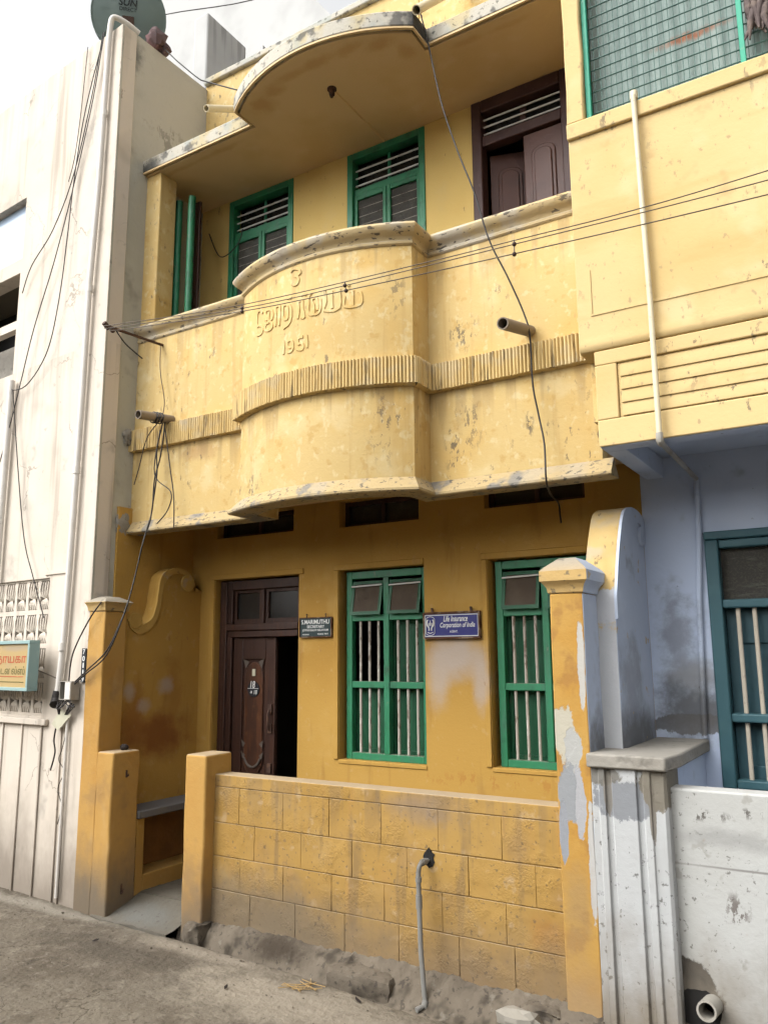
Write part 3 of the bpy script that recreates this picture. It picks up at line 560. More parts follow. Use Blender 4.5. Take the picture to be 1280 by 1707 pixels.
# --- ground-floor windows
def make_bar(h): return MB().tube([(0, 0, -h/2), (0, 0, h/2)], .0105, 8).mesh('bar', 'bar')
def ground_window(h, open_upper_left):
    x0, x1, z0, z1 = h; x0 += .03; z1 -= .012; y0, y1 = .935, .99; fwid = .05; xm = (x0+x1)/2
    zt, zm = 2.025, 1.535
    f = MB()
    f.box(x0, x0+fwid, y0, y1, z0, z1).box(x1-fwid, x1-.001, y0, y1, z0, z1)
    f.box(x0+fwid, x1-fwid, y0, y1, z1-.055, z1).box(x0+fwid, x1-fwid, y0, y1, z0, z0+.05)
    f.box(xm-.024, xm+.024, y0-.004, y1, z0+.05, z1-.055)
    for z in (zt, zm):
        for a, b in ((x0+fwid, xm-.024), (xm+.024, x1-fwid)): f.box(a, b, y0+.003, y1-.002, z-.024, z+.024)
    W = f.build('window', 'green', H, bevel=.004)
    for lo, hi in ((z0+.05, zm-.024), (zm+.024, zt-.024)):
        me = make_bar(hi-lo+.01)
        for a, b in ((x0+fwid, xm-.024), (xm+.024, x1-fwid)):
            for k in range(3): put('bar', me, W, (a+(b-a)*(.22+.28*k), .962+.002*k, (lo+hi)/2), rot=(0, .006*(hsh(k, a)-.5), 0))
    def shutter(a, b, lo, hi, y=1.0):
        s = MB(); s.box(a, b, y+.014, y+.03, lo, hi); e = .035
        s.box(a, a+e, y, y+.014, lo, hi).box(b-e, b, y, y+.014, lo, hi).box(a+e, b-e, y, y+.014, lo, lo+e).box(a+e, b-e, y, y+.014, hi-e*1.4, hi)
        return s.build('shutter', 'green_dark', W, bevel=.003)
    L, R = (x0+fwid-.01, xm-.003), (xm+.003, x1-fwid+.01)
    shutter(*L, z0+.04, zm); shutter(*R, z0+.04, zm); shutter(*R, zm+.002, zt)
    if not open_upper_left: shutter(*L, zm+.002, zt)
    for a, b in ((x0+fwid+.004, xm-.03), (xm+.03, x1-fwid-.004)):
        za, zb, ya, yb = z1-.075, zt+.02, .95, .898
        def P(u, t, dy=0): return (a+(b-a)*u, ya+(yb-ya)*t+dy, za+(zb-za)*t)
        g = MB()
        g.add([P(0, 0), P(1, 0), P(1, 1), P(0, 1), P(0, 0, .01), P(1, 0, .01), P(1, 1, .01), P(0, 1, .01)], [(0, 1, 2, 3), (7, 6, 5, 4), (0, 4, 5, 1), (1, 5, 6, 2), (2, 6, 7, 3), (3, 7, 4, 0)])
        o = g.build('top_pane', 'dusty_glass', W)
        g = MB()
        for u0, u1, t0, t1 in ((0, .09, 0, 1), (.91, 1, 0, 1), (.09, .91, 0, .09), (.09, .91, .9, 1)):
            q = [P(u0, t0, -.006), P(u1, t0, -.006), P(u1, t1, -.006), P(u0, t1, -.006), P(u0, t0, .014), P(u1, t0, .014), P(u1, t1, .014), P(u0, t1, .014)]
            g.add(q, [(0, 1, 2, 3), (7, 6, 5, 4), (0, 4, 5, 1), (1, 5, 6, 2), (2, 6, 7, 3), (3, 7, 4, 0)])
        g.build('pane_frame', 'green_dark', W)
        MB().tube([(a, .925, z1-.115), (b, .922, z1-.108)], .006, 6).build('rod', 'white_bar', W)
    return W
ground_window(WIN1, True); ground_window(WIN2, False)

# --- vents under the balcony
for h in VENTS:
    x0, x1, z0, z1 = h; f = MB()
    f.box(x0, x0+.04, .96, 1.0, z0, z1).box(x1-.04, x1, .96, 1.0, z0, z1).box(x0+.04, x1-.04, .96, 1.0, z1-.035, z1).box(x0+.04, x1-.04, .96, 1.0, z0, z0+.03)
    f.box((x0+x1)/2-.015, (x0+x1)/2+.015, .957, .998, z0+.03, z1-.035)
    V_ = f.build('vent', 'wood', H)
    for a, b in ((x0+.04, (x0+x1)/2-.015), ((x0+x1)/2+.015, x1-.04)): MB().box(a, b, .985, .992, z0+.03, z1-.035).build('vent_pane', 'dark_glass', V_)

# --- front door
x0, x1, z0, z1 = DOOR
f = MB()
f.box(x0+.012, x0+.15, .93, 1.0, z0, z1-.01).box(x1-.04, x1, .93, 1.0, z0, z1-.01).box(x0+.15, x1-.04, .93, 1.0, z1-.09, z1-.01)
f.box(x0+.10, x1-.03, .905, .998, 1.955, 2.01).box(x0+.13, x1-.04, .92, .995, 1.90, 1.954)
f.box(x0+.06, x0+.10, .915, .93, z0, z1-.02)
f.box((x0+x1)/2+.01, (x0+x1)/2+.045, .935, .995, 2.011, z1-.09)
D = f.build('door', 'wood', H, bevel=.006)
for a, b in ((x0+.15, (x0+x1)/2+.01), ((x0+x1)/2+.045, x1-.04)):
    g = MB().box(a, b, .975, .982, 2.011, z1-.09); g.box(a, b, .955, .975, 2.011, 2.05).box(a, a+.03, .955, .975, 2.05, z1-.09).box(b-.03, b, .955, .975, 2.05, z1-.09).box(a+.03, b-.03, .955, .975, z1-.115, z1-.09)
    g.mi = [1]*6+[0]*(len(g.mi)-6)
    g.build('transom_pane', ['wood', 'dark_glass'], D)
a, b = x0+.155, x0+.60
g = MB().box(a, b, .968, .995, .12, 1.90)
g.box(a, a+.10, .952, .968, .12, 1.90).box(b-.10, b, .952, .968, .12, 1.90).box(a+.10, b-.10, .952, .968, .12, .30).box(a+.10, b-.10, .952, .968, .62, .80).box(a+.10, b-.10, .952, .968, 1.72, 1.90)
LF = g.build('door_leaf', 'wood', D, bevel=.005)
cxl = (a+b)/2
g = MB(); n = 14
poly = [(cxl+.095*math.cos(t), 1.58+.12*math.sin(t)) for t in [math.pi*i/n for i in range(n+1)]]+[(cxl-.095*math.cos(t), .92-.10*math.sin(t)) for t in [math.pi*i/n for i in range(n+1)]]
g.prism(poly, 'y', .955, .9675); g.build('carved_panel', 'wood_red', LF if False else D, bevel=.008)
MB().prism([(cxl-.10, .33), (cxl+.10, .33), (cxl+.10, .60), (cxl-.10, .60)], 'y', .956, .9675).build('lower_panel', 'wood_red', D, bevel=.02, seg=3)
g = MB().tube(smooth_path([(cxl-.085, .949, .95), (cxl-.05, .949, .90), (cxl, .949, .88), (cxl+.05, .949, .90), (cxl+.085, .949, .95)]), [.003]+[.010]*23+[.003], 6)
g.build('carving', 'carve', D)
for s_ in (-1, 1):
    for q in ([(.07, .949, .97), (.115, .945, 1.0), (.10, .949, .94), (.09, .955, .97)], [(.07, .949, 1.06), (.115, .945, 1.09), (.10, .949, 1.03), (.09, .955, 1.06)], [(.05, .95, 1.70), (.11, .945, 1.73), (.085, .95, 1.65), (.08, .956, 1.69)]):
        MB().add([(cxl+s_*a_, b_, c_) for a_, b_, c_ in q], [(0, 1, 2), (0, 2, 3), (0, 3, 1)]).build('carving', 'carve', D)
g = MB()
for zz in (.85, 1.15, 1.30): g.box(b-.055, b-.02, .935, .952, zz, zz+.07)
g.tube([(b-.04, .935, 1.17), (b-.04, .915, 1.20), (b-.04, .915, 1.30), (b-.04, .935, 1.33)], .008, 6); g.build('door_handle', 'iron', D)

# --- upper windows and brown door
def upper_window(h):
    x0, x1, z0, z1 = h; y0, y1 = .90, .96; xm = (x0+x1)/2; zt = 5.49
    f = MB()
    f.box(x0, x0+.055, y0-.03, y1, z0, z1).box(x1-.055, x1, y0-.03, y1, z0, z1).box(x0+.055, x1-.055, y0-.03, y1, z1-.06, z1)
    f.box(x0+.055, x1-.055, y0, y1, zt-.03, zt+.03)
    f.box(xm-.012, xm+.012, .935, .955, zt+.03, z1-.06)
    W = f.build('upper_window', 'green', H, bevel=.005)
    for k in range(3):
        z = zt+.075+k*.068; MB().tube([(x0+.055, .925, z), (x1-.055, .925, z)], .0075, 6).build('rod', 'white_bar', W)
    MB().box(x0+.055, x1-.055, .985, .99, zt+.03, z1-.06).build('top_pane', 'dark_glass', W)
    for a, b in ((x0+.055, xm-.003), (xm+.003, x1-.055)):
        e = .032; s = MB(); s.box(a, a+e, .895, .935, 3.95, zt-.03).box(b-e, b, .895, .935, 3.95, zt-.03).box(a+e, b-e, .896, .934, zt-.07, zt-.031).box(a+e, b-e, .896, .934, 4.80, 4.85)
        S = s.build('casement', 'green', W, bevel=.003)
    for a, b in ((x0+.055, xm-.003), (xm+.003, x1-.055)): MB().box(a+.03, b-.03, .915, .918, 3.95, zt-.06).build('mesh_screen', 'mesh_panel', W)
    for k in range(5): MB().tube([(x0+.09, .914, zt-.14-k*.075), (x1-.09, .914, zt-.14-k*.075)], .0028, 5).build('rod', 'bar', W)
    return W
upper_window(UW1); upper_window(UW2)
x0, x1, z0, z1 = UD; zt = 5.53
f = MB()
f.box(x0-.02, x0+.06, .855, .96, z0, z1+.01).box(x1-.06, x1+.02, .855, .96, z0, z1+.01).box(x0+.06, x1-.06, .855, .96, z1-.09, z1+.01).box(x0+.06, x1-.06, .868, .955, zt-.06, zt+.02)
BD = f.build('balcony_door', 'maroon', H, bevel=.008)
for k in range(3):
    z = zt+.06+k*.06; MB().tube([(x0+.06, .91, z), (x1-.06, .91, z)], .007, 6).build('rod', 'white_bar', BD)
MB().box((x0+x1)/2-.02, (x0+x1)/2+.02, .925, .95, zt+.02, z1-.09).build('mullion', 'maroon', BD)
MB().box(x0+.06, x1-.06, .975, .98, zt+.02, z1-.09).build('top_pane', 'dark_glass', BD)
def brown_leaf(wd):
    zb, zt_ = 3.2, zt-.07
    s = MB().box(0, wd, 0, .03, zb, zt_)
    n = 10; p = [(.06, 4.45), (wd-.06, 4.45)]+[(wd/2+(wd/2-.06)*math.cos(math.pi*i/n), 5.28+.06*math.sin(math.pi*i/n)) for i in range(n+1)]
    s.prism(p, 'y', -.012, -.0005); p2 = [(.085, 4.48), (wd-.085, 4.48)]+[(wd/2+(wd/2-.085)*math.cos(math.pi*i/n), 5.26+.05*math.sin(math.pi*i/n)) for i in range(n+1)]
    s.prism(p2, 'y', -.024, -.0121); return s.mesh('leaf', 'maroon_leaf')
me = brown_leaf(.30)
put('leaf', me, BD, (x1-.06-.30, .90, 0), bevel=.006)
put('leaf', me, BD, (x0+.065, .99, 0), bevel=.006, rot=(0, 0, math.radians(18)))
# green downpipes and plank in the verandah corner
for i, (x, y) in enumerate(((-4.955, .46), (-4.80, .46))):
    tag(MB().tube([(x, y, 4.2), (x, y, 5.6), (x+.004, y, 5.70)], .031, 12).build('green_pipe', 'green'), ('green painted pole in the verandah corner, nearest the yellow column', 'green painted pole in the verandah corner, nearest the left upper window')[i], 'pipe', 'green poles in the verandah corner')
tag(MB().box(-4.90, -4.76, .52, .545, 4.1, 5.68).build('timber_plank', 'wood', bevel=.004), 'dark timber plank standing behind the two green poles', 'plank')

# ================================================================== BOUNDARY WALL, POSTS, PIERS
BW = root('boundary_wall', (-2.7, 0, 0), 'low yellow boundary wall marked out in large blocks, in front of the house', 'wall')
MB().box(-3.93, -1.46, .006, .13, -.05, .90).build('core', 'yellow_wall', BW)
MB().box(-3.93, -1.46, -.0005, .14, .9005, .978).build('coping', 'yellow_wall', BW, bevel=.007, seg=3)
rows = [(.6815, .8995, [-3.689, -3.328, -2.975, -2.606, -2.234, -1.854]), (.474, .6755, [-3.555, -3.185, -2.81, -2.436, -2.053, -1.671]),
        (.27, .468, [-3.672, -3.318, -2.955, -2.587, -2.216, -1.841]), (-.02, .264, [-3.582, -3.224, -2.861, -2.494, -2.118, -1.80])]
for z0, z1, js in rows:
    e = [-3.927]+js+[-1.463]
    for a, b in zip(e, e[1:]):
        d = .0022*(hsh(a, z0)-.3); w_, h_ = b-a-.0028, z1-z0
        mbk = MB().box(-w_/2, w_/2, -d, .0065, -h_/2, h_/2)
        mbk.v = [(x+.002*(hsh(x, z, a)-.5), y, z+.003*(hsh(z, x, b)-.5)) for x, y, z in mbk.v]
        mbk.build('block', 'yellow_wall', BW, bevel=.0018, loc=((a+b)/2, 0, (z0+z1)/2))
def post(name, x0, x1, y0, y1, z0, z1, mt, bev=.018):
    mb = MB(); nz = 9
    for k in range(nz+1):
        z = z0+(z1-z0)*k/nz; j = .004
        for q, (x, y) in enumerate(((x0, y0), (x1, y0), (x1, y1), (x0, y1))): mb.v.append((x+j*(hsh(k, q, x)-.5)*2, y+j*(hsh(q, k, y)-.5)*2, z))
    mb.f = [(k*4+q, k*4+(q+1) % 4, k*4+4+(q+1) % 4, k*4+4+q) for k in range(nz) for q in range(4)]+[(3, 2, 1, 0), (nz*4, nz*4+1, nz*4+2, nz*4+3)]
    mb.mi = [0]*len(mb.f)
    return mb
tag(post('gate_post', -4.09, -3.905, -.09, .16, -.08, 1.105, 'yellow_post').build('gate_post', 'yellow_post', bevel=.014, seg=3, ang=40), 'low yellow gate post at the left end of the block boundary wall', 'post', 'low gate posts')
LOWPOST = tag(post('gate_post', -4.89, -4.72, -.165, .08, -.05, 1.085, 'yellow_post').build('gate_post', 'yellow_post', bevel=.014, seg=3, ang=40), 'low yellow gate post with a dark husk on top, against the tall pier', 'post', 'low gate posts')
def cap(mb, x0, x1, y0, y1, z, h, ov, mi=0):
    prof = [(0, 0), (.006, .006), (.010, .03), (ov*.6, .05), (ov, .065), (ov, h*.62), (ov*.55, h*.72), (-.045, h)]
    n = len(prof); v = []
    for d, q in prof: v += [(x0-d, y0-d, z+q), (x1+d, y0-d, z+q), (x1+d, y1+d, z+q), (x0-d, y1+d, z+q)]
    fs = [(k*4+q, k*4+(q+1) % 4, k*4+4+(q+1) % 4, k*4+4+q) for k in range(n-1) for q in range(4)]+[(3, 2, 1, 0), (n*4-4, n*4-3, n*4-2, n*4-1)]
    return mb.add(v, fs)
GP = root('gate_pier', (-5.0, -.1, 0), 'tall narrow yellow pier with chipped cap against the white house', 'pier', 'tall gate piers')
post('s', -5.085, -4.905, -.145, .06, -.05, 2.085, '').build('shaft', 'yellow_post', GP, bevel=.008, ang=40)
cap(MB(), -5.085, -4.905, -.145, .06, 2.086, .11, .028).build('cap', 'pier_cap', GP)
GP = root('gate_pier', (-1.42, .05, 0), 'tall pier with peeling yellow front and lavender side, at right of the boundary wall', 'pier', 'tall gate piers')
mb = post('s', -1.515, -1.335, -.05, .22, -.05, 2.06, ''); mb.mi = [1 if (i % 4 == 1) else 0 for i in range(len(mb.f))]; mb.mi[-1] = mb.mi[-2] = 0
mb.build('shaft', ['pier_yellow', 'pier_lavender'], GP, bevel=.008, ang=40)
c_ = cap(MB(), -1.515, -1.335, -.05, .22, 2.061, .19, .038); c_.mi = [1 if i < 28 and i % 4 == 1 else 0 for i in range(len(c_.f))]
c_.build('cap', ['pier_cap', 'pier_lavender'], GP)
# scroll-topped divider walls
def sp(P, n=4): return [(p.x, p.y) for p in smooth_path([(a, b, 0) for a, b in P], n)]
def scroll(near, line, rolls, x0, xf, pr, mats, tail, label, band_mat):
    a = sp(near)
    mb = MB().prism(a+tail, 'x', x0, xf); mb.mi = [0, 1]+[0]*(len(mb.f)-2) if len(mats) > 1 else [0]*len(mb.f)
    o = mb.build('scroll_wall', mats, bevel=.006, ang=40); tag(o, label, 'wall', 'scroll-topped divider walls')
    # raised band that follows the scroll edge
    b = sp(line); n = min(len(a), len(b))
    aa = [a[int(k*(len(a)-1)/(n-1))] for k in range(n)]; bb = [b[int(k*(len(b)-1)/(n-1))] for k in range(n)]
    v = []
    for p, q in zip(aa, bb): v += [(xf-.004, *p), (xf+pr, *p), (xf+pr, *q), (xf-.004, *q)]
    MB().add(v, [(i*4+j, i*4+4+j, i*4+4+(j+1) % 4, i*4+(j+1) % 4) for i in range(n-1) for j in range(4)]+[(0, 1, 2, 3), (n*4-1, n*4-2, n*4-3, n*4-4)]).build('scroll_band', band_mat, o, ang=35, bevel=.003)
    for cy, cz, r, dx in rolls: MB().tube([(x0+.01, cy, cz), (xf+dx, cy, cz)], r, 24).build('scroll_roll', band_mat, o, ang=40, bevel=.004)
    return o
M['scroll_edge'] = mat('weathered scroll edge paint', (.54, .385, .16), [('n', (.44, .38, .28), 4, .50, .64, .7), ('n', (.10, .085, .07), 16, .58, .64, .7, (1, 1, .6), 1), ('n', (.40, .25, .07), 2.5, .5, .7, .5), ('b', (.50, .52, .56), (-1.30, .2, 2.0), (.16, .2, .10), .95, .3, 0, 1), ('b', (.45, .47, .5), (-1.3, .18, 1.5), (.14, .2, .42), .95, .3, 0, 1)], bump=(40, .25), bump2=(9, .8))
scroll([(.885, 2.40), (.885, 2.50), (.86, 2.56), (.759, 2.591), (.61, 2.597), (.485, 2.571), (.405, 2.52), (.322, 2.387), (.263, 2.256), (.216, 2.129), (.19, 2.06), (.185, 2.01)],
       [(.80, 2.50), (.79, 2.51), (.76, 2.52), (.72, 2.52), (.66, 2.50), (.61, 2.45), (.57, 2.36), (.53, 2.24), (.47, 2.12), (.39, 2.03), (.29, 1.96), (.185, 1.93)],
       [(.802, 2.445, .062, .016)], -1.41, -1.2365, .012, ['scroll_edge', 'pier_lavender'], [(.185, -.05), (.885, -.05)], 'divider wall with rounded scroll top, yellow edge and lavender face, behind the right pier', 'pier_lavender')
scroll([(.055, 2.085), (.107, 2.092), (.164, 2.094), (.219, 2.077), (.241, 2.032), (.247, 1.998), (.278, 2.007), (.344, 2.055), (.379, 2.15), (.395, 2.258), (.411, 2.361), (.449, 2.419), (.52, 2.456), (.603, 2.47), (.699, 2.45), (.77, 2.395), (.80, 2.335), (.80, 2.29), (.885, 2.28)],
       [(.062, 2.06), (.085, 2.04), (.107, 2.021), (.13, 1.971), (.173, 1.936), (.224, 1.926), (.282, 1.938), (.34, 1.976), (.389, 2.043), (.419, 2.138), (.436, 2.241), (.45, 2.303), (.479, 2.359), (.532, 2.405), (.605, 2.422), (.66, 2.42), (.70, 2.405), (.72, 2.38), (.73, 2.36)],
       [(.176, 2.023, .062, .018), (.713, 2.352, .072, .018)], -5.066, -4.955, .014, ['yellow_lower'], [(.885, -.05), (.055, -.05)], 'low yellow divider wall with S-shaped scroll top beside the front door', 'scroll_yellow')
# bench with niche by the door
B = root('porch_bench', (-4.85, .5, 0), 'masonry porch bench with grey slab top and open niche, by the gate', 'bench')
mb = MB(); mb.box(-4.954, -4.73, .085, .16, .0, .60).box(-4.97, -4.73, .80, .875, .0, .60).box(-4.97, -4.73, .161, .799, .0, .21).box(-4.97, -4.93, .161, .799, .211, .60)
mb.mi = [0]*18+[1]*6
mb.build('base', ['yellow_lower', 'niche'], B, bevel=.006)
MB().box(-4.97, -4.705, .082, .878, .601, .655).build('slab', 'grey_paint', B, bevel=.008)
for y, z, l in ((-.04, .93, .05), (-.04, .16, .07)):
    MB().box(-4.72, -4.714, y-.006, y+.006, z-l/2, z+l/2).tube([(-4.714, y, z-l/2+.01), (-4.70, y, z-l/2+.012), (-4.698, y, z)], .005, 6).build('hinge', 'iron', LOWPOST)
mb = MB().sphere((-4.80, .0, 1.105), .032, 9, 6, (1.2, 1, .75), .12)
tag(mb.build('husk', 'husk', ang=70), 'dark dried husk lying on top of the low gate post', 'husk')

# ================================================================== WHITE HOUSE AT LEFT
TH = math.radians(-4.0)
WH = root('white_house', (-5.09, -.135, 0), 'cream white house at left with lotus lattice screen and satellite dish on its parapet', 'house', rotz=TH, local=True)
def to_local(x, y, z):
    dx, dy = x+5.09, y+.135
    return (dx*math.cos(TH)+dy*math.sin(TH), -dx*math.sin(TH)+dy*math.cos(TH), z)
LAT = (-1.58, -.56, 1.30, 2.375)
PANE = (-2.6, -1.35, 5.37, 5.975); DARKW = (-2.6, -1.36, 4.25, 5.225)
wall_holes(-4.5, 0, -.1, 7.12, 0, .15, [LAT, PANE, DARKW]).build('front_wall', 'pinkish_white', WH, bevel=.004)
mb = MB(); q = [(-5.20, -.12), (-5.0885, -.132), (-5.09, 7.5), (-5.20, 7.5)]
v = [to_local(x, y, -.1) for x, y in q]+[to_local(x, y, z) for (x, y), z in zip(q, (7.12, 7.12, 7.27, 7.27))]
mb.add(v, [(3, 2, 1, 0), (4, 5, 6, 7)]+[(i, (i+1) % 4, 4+(i+1) % 4, 4+i) for i in range(4)])
mb.build('side_wall', 'grey_side', WH)
# a second band of wall behind, so the side wall top slopes up to the back like the parapet
MB().box(-4.5, -.12, .16, 6, 6.3, 6.4).build('roof_deck', 'cement', WH)
MB().box(-4.4, -.3, .5, .6, -.1, 6.29).build('dark_backing', 'black', WH)  # black sheet painting the unlit interior behind the left window
MB().box(-4.4, -1.30, .151, .49, 5.24, 5.30).build('window_light_lid', 'room', WH)  # unseen lid added to keep light from above out of the window
MB().box(PANE[0], PANE[1], .07, .08, PANE[2], PANE[3]).build('window_pane', 'blue_pane', WH)
mb = MB(); mb.box(DARKW[0], DARKW[1], .05, .12, 4.72, 4.80); mb.box(-1.40, -1.361, .06, .10, 4.25, 4.719).box(-1.40, -1.361, .06, .10, 4.801, 5.225)
mb.build('window_frame', 'pinkish_white', WH)
MB().box(DARKW[0], DARKW[1], .30, .32, 4.2, 4.74).build('window_shelf', 'cement', WH)
# lotus lattice: one block mesh shared by every cell
def lotus():
    mb = MB(); w_, h_ = .17, .27
    mb.box(-w_/2, -w_/2+.019, 0, .07, -h_/2, h_/2).box(w_/2-.019, w_/2, 0, .07, -h_/2, h_/2).box(-w_/2+.019, w_/2-.019, 0, .07, -h_/2, -h_/2+.022).box(-w_/2+.019, w_/2-.019, 0, .07, h_/2-.016, h_/2)
    for k in range(-2, 3):
        u = k/2
        mb.tube(smooth_path([(0, .02, -.03), (u*.050, .008, -.005), (u*.068, .002, .05), (u*.060, .008, .122)], 3), [.005]*3+[.0105]*3+[.0085]*3+[.003], 6)
    for k in range(-2, 3):
        u = k/2
        mb.tube(smooth_path([(0, .02, -.02), (u*.03, .005, -.045), (u*.052, .004, -.085), (u*.066, .008, -.12)], 3), [.005]*3+[.0095]*3+[.0085]*3+[.003], 6)
    return mb.mesh('lattice_block', 'pinkish_white', 60)
me = lotus()
for r in range(4):
    for c in range(6):
        put('lattice_block', me, WH, (LAT[1]-.085-.17*c, .02, LAT[2]+.135+.2688*r))
MB().box(LAT[0], LAT[1], .14, .149, LAT[2], LAT[3]).build('screen_shade', 'black', WH)  # black sheet painting the shade behind the lattice
MB().box(-4.5, -.45, -.035, -.001, 1.235, 1.285).build('lattice_sill', 'pinkish_white', WH, bevel=.008)
for x in (-.20, -.27, -.53, -.80, -1.08, -1.36, -1.63): MB().box(x-.009, x+.009, -.014, -.001, -.05, 1.234).build('batten', 'pinkish_white', WH, bevel=.004)
MB().box(-.62, -.30, -.012, -.001, 2.40, 2.43).build('crack_ledge', 'pinkish_white', WH)
# broken cement where the balcony meets the side wall
for i, (y, z, s) in enumerate(((.13, 3.50, .05), (.12, 2.78, .07))):
    tag(MB().sphere((-5.075, y, z), s, 14, 10, (.28, 1, 1.25), .30).build('cement_lump', 'cement', ang=25), ('rough cement lump by the left end of the fluted band', 'rough cement lump by the left end of the balcony ledge')[i], 'cement lump', 'cement lumps on the grey side wall')

# satellite dish
DS = root('satellite_dish', (-5.34, .12, 7.50), 'grey green satellite dish with lettering on the white parapet corner', 'satellite dish', local=True)
DS.rotation_euler = (math.radians(26), math.radians(0), math.radians(44))
n = 40; rings = 6; v = [(0, -.04, 0)]; 
for j in range(1, rings+1):
    r = .325*j/rings
    v += [(r*math.cos(2*math.pi*k/n), -.04*(1-(j/rings)**2), r*1.06*math.sin(2*math.pi*k/n)) for k in range(n)]
nb = len(v); fs = [(0, 1+(k+1) % n, 1+k) for k in range(n)]+[(1+(j-1)*n+k, 1+(j-1)*n+(k+1) % n, 1+j*n+(k+1) % n, 1+j*n+k) for j in range(1, rings) for k in range(n)]
v += [(a, b+.006, c) for a, b, c in v]; fs += [tuple(i+nb for i in f[::-1]) for f in fs]
fs += [(1+(rings-1)*n+k, 1+(rings-1)*n+(k+1) % n, nb+1+(rings-1)*n+(k+1) % n, nb+1+(rings-1)*n+k) for k in range(n)]
MB().add(v, fs).build('reflector', 'dish', DS, ang=50)
put('lettering', text_mesh('SUN', .058, .165, .18, mats='ink', bold=.02), DS, (0, -.046, .10))
put('lettering', text_mesh('DIRECT', .03, .15, 0, mats='ink', bold=.01), DS, (0, -.046, .045))
MB().tube([(0, .06, 0), (0, .25, -.1), (0, .25, -.9)], .02, 8).build('mast', 'iron', DS)
MB().tube([(.325*math.cos(2*math.pi*k/48), .002, .3445*math.sin(2*math.pi*k/48)) for k in range(49)], .007, 6, False).build('rim', 'dish', DS, ang=80)
MB().box(-.05, .05, -.052, -.036, -.09, -.01).tube([(-.03, -.052, -.03), (-.03, -.06, -.03)], .008, 6).tube([(.03, -.052, -.07), (.03, -.06, -.07)], .008, 6).build('back_bracket', 'iron', DS)
mb = MB().sphere((-5.10, .24, 7.24), .08, 9, 6, (1.2, 1.25, .95), .28).sphere((-5.11, .34, 7.2), .06, 8, 6, (1.0, 1, 1.2), .3)
tag(mb.build('cloth_bundle', 'rag_red', ang=24), 'maroon grey cloth bundle lying on the side parapet behind the dish', 'cloth')

# ================================================================== NEIGHBOUR HOUSE AT RIGHT
NH = root('neighbour_house', (0, .88, 0), 'neighbouring house at right, yellow balcony block over a lavender wall', 'house')
BWIN = (-.865, -.02, 1.0, 2.40)
wall_holes(-1.2355, 3.5, -.05, 2.94, .88, 1.03, [BWIN]).build('ground_floor_wall', 'lavender', NH)
mb = MB(); x0, x1, y0, y1, z0, z1 = -1.15, 3.4, 1.029, 4, 0, 2.98
mb.add([(x, y, z) for z in (z0, z1) for y in (y0, y1) for x in (x0, x1)], [(0, 1, 3, 2), (4, 6, 7, 5), (2, 3, 7, 6), (0, 2, 6, 4), (1, 5, 7, 3)]); mb.build('room', 'room', NH)
mb = MB(); mb.box(-1.197, 3.5, -.055, .05, 2.808, 2.93).box(-1.197, -1.09, .051, .879, 2.808, 2.93).box(-1.197, 3.5, -.05, .879, 2.931, 3.0)
mb.build('balcony_soffit', 'lavender', NH, bevel=.006)
mb = MB(); mb.box(-1.2, 3.5, -.070, -.0555, 2.812, 2.955).box(-1.2, -1.085, -.070, -.02, 2.9555, 3.2545).box(-1.2, 3.5, -.070, .10, 3.255, 3.335).box(-1.0849, 3.5, -.056, -.02, 2.9555, 3.2545)
mb.build('louvre_panel', 'neighbour_yellow', NH, bevel=.007, seg=3)
MB().box(-1.2, -1.185, -.054, .879, 2.956, 3.335).build('panel_side', 'neighbour_yellow', NH)
for k in range(4):
    z = 2.963+.071*k
    MB().prism([(-.0555, z+.069), (-.059, z+.069), (-.068, z+.006), (-.067, z), (-.0555, z)], 'x', -1.068, 3.5).build('slat', 'neighbour_yellow', NH, bevel=.002)
prof = [(.10, 3.336), (-.05, 3.336), (-.070, 3.342), (-.080, 3.356), (-.083, 3.375), (-.080, 3.40), (-.078, 3.43), (-.078, 4.599), (.10, 4.599)]
MB().prism(prof, 'x', -1.275, 3.5).build('upper_wall', 'neighbour_yellow', NH, bevel=.004)
mb = MB(); mb.box(-1.20, 3.5, -.083, -.0785, 3.535, 3.543).box(-1.2, -1.192, -.083, -.0785, 3.544, 3.80); mb.build('panel_moulding', 'neighbour_yellow', NH)
MB().box(-1.278, 3.5, -.10, .11, 4.60, 4.695).build('sill_band', 'neighbour_yellow', NH, bevel=.008)
post('p', -1.275, -1.172, -.09, .10, 4.696, 6.6, '').build('corner_pillar', 'neighbour_yellow', NH, bevel=.01, ang=40)
MB().box(-1.27, -1.20, .101, .879, 3.0, 6.6).build('side_wall', 'yellow_upper', NH)
mb = MB(); mb.box(-1.171, -1.142, -.055, -.025, 4.696, 6.6).box(-1.141, 3.5, -.052, -.028, 4.696, 4.712); mb.box(-.365, -.338, -.05, -.02, 4.713, 6.6)
mb.build('grille_frame', 'grille_green', NH, bevel=.003)
mb = MB()
z = 4.76
while z < 6.5:
    mb.tube([(-1.142, -.018, z), (-.6, -.014, z+.004), (0, -.018, z-.003), (1.5, -.018, z)], .0042, 5, False); z += .068
for i in range(70):
    x = -1.12+.0295*i+.004*(hsh(i)-.5); mb.tube([(x, -.014, 4.70), (x+.006*(hsh(i, 2)-.5), -.014, 6.5)], .0026, 4, False)
mb.build('wire_mesh', 'grille_wire', NH)
mb = MB(); v = []; n = 0
for i in range(240):
    x = -1.16+i*.012; v += [(x, .06+.007*math.sin(i*.95)+.004*math.sin(i*.31), 4.64), (x, .06+.007*math.sin(i*.95), 6.6)]; n += 1
mb.add(v, [(2*i, 2*i+2, 2*i+3, 2*i+1) for i in range(n-1)]); mb.build('backing_sheet', 'grille_sheet', NH, ang=80)
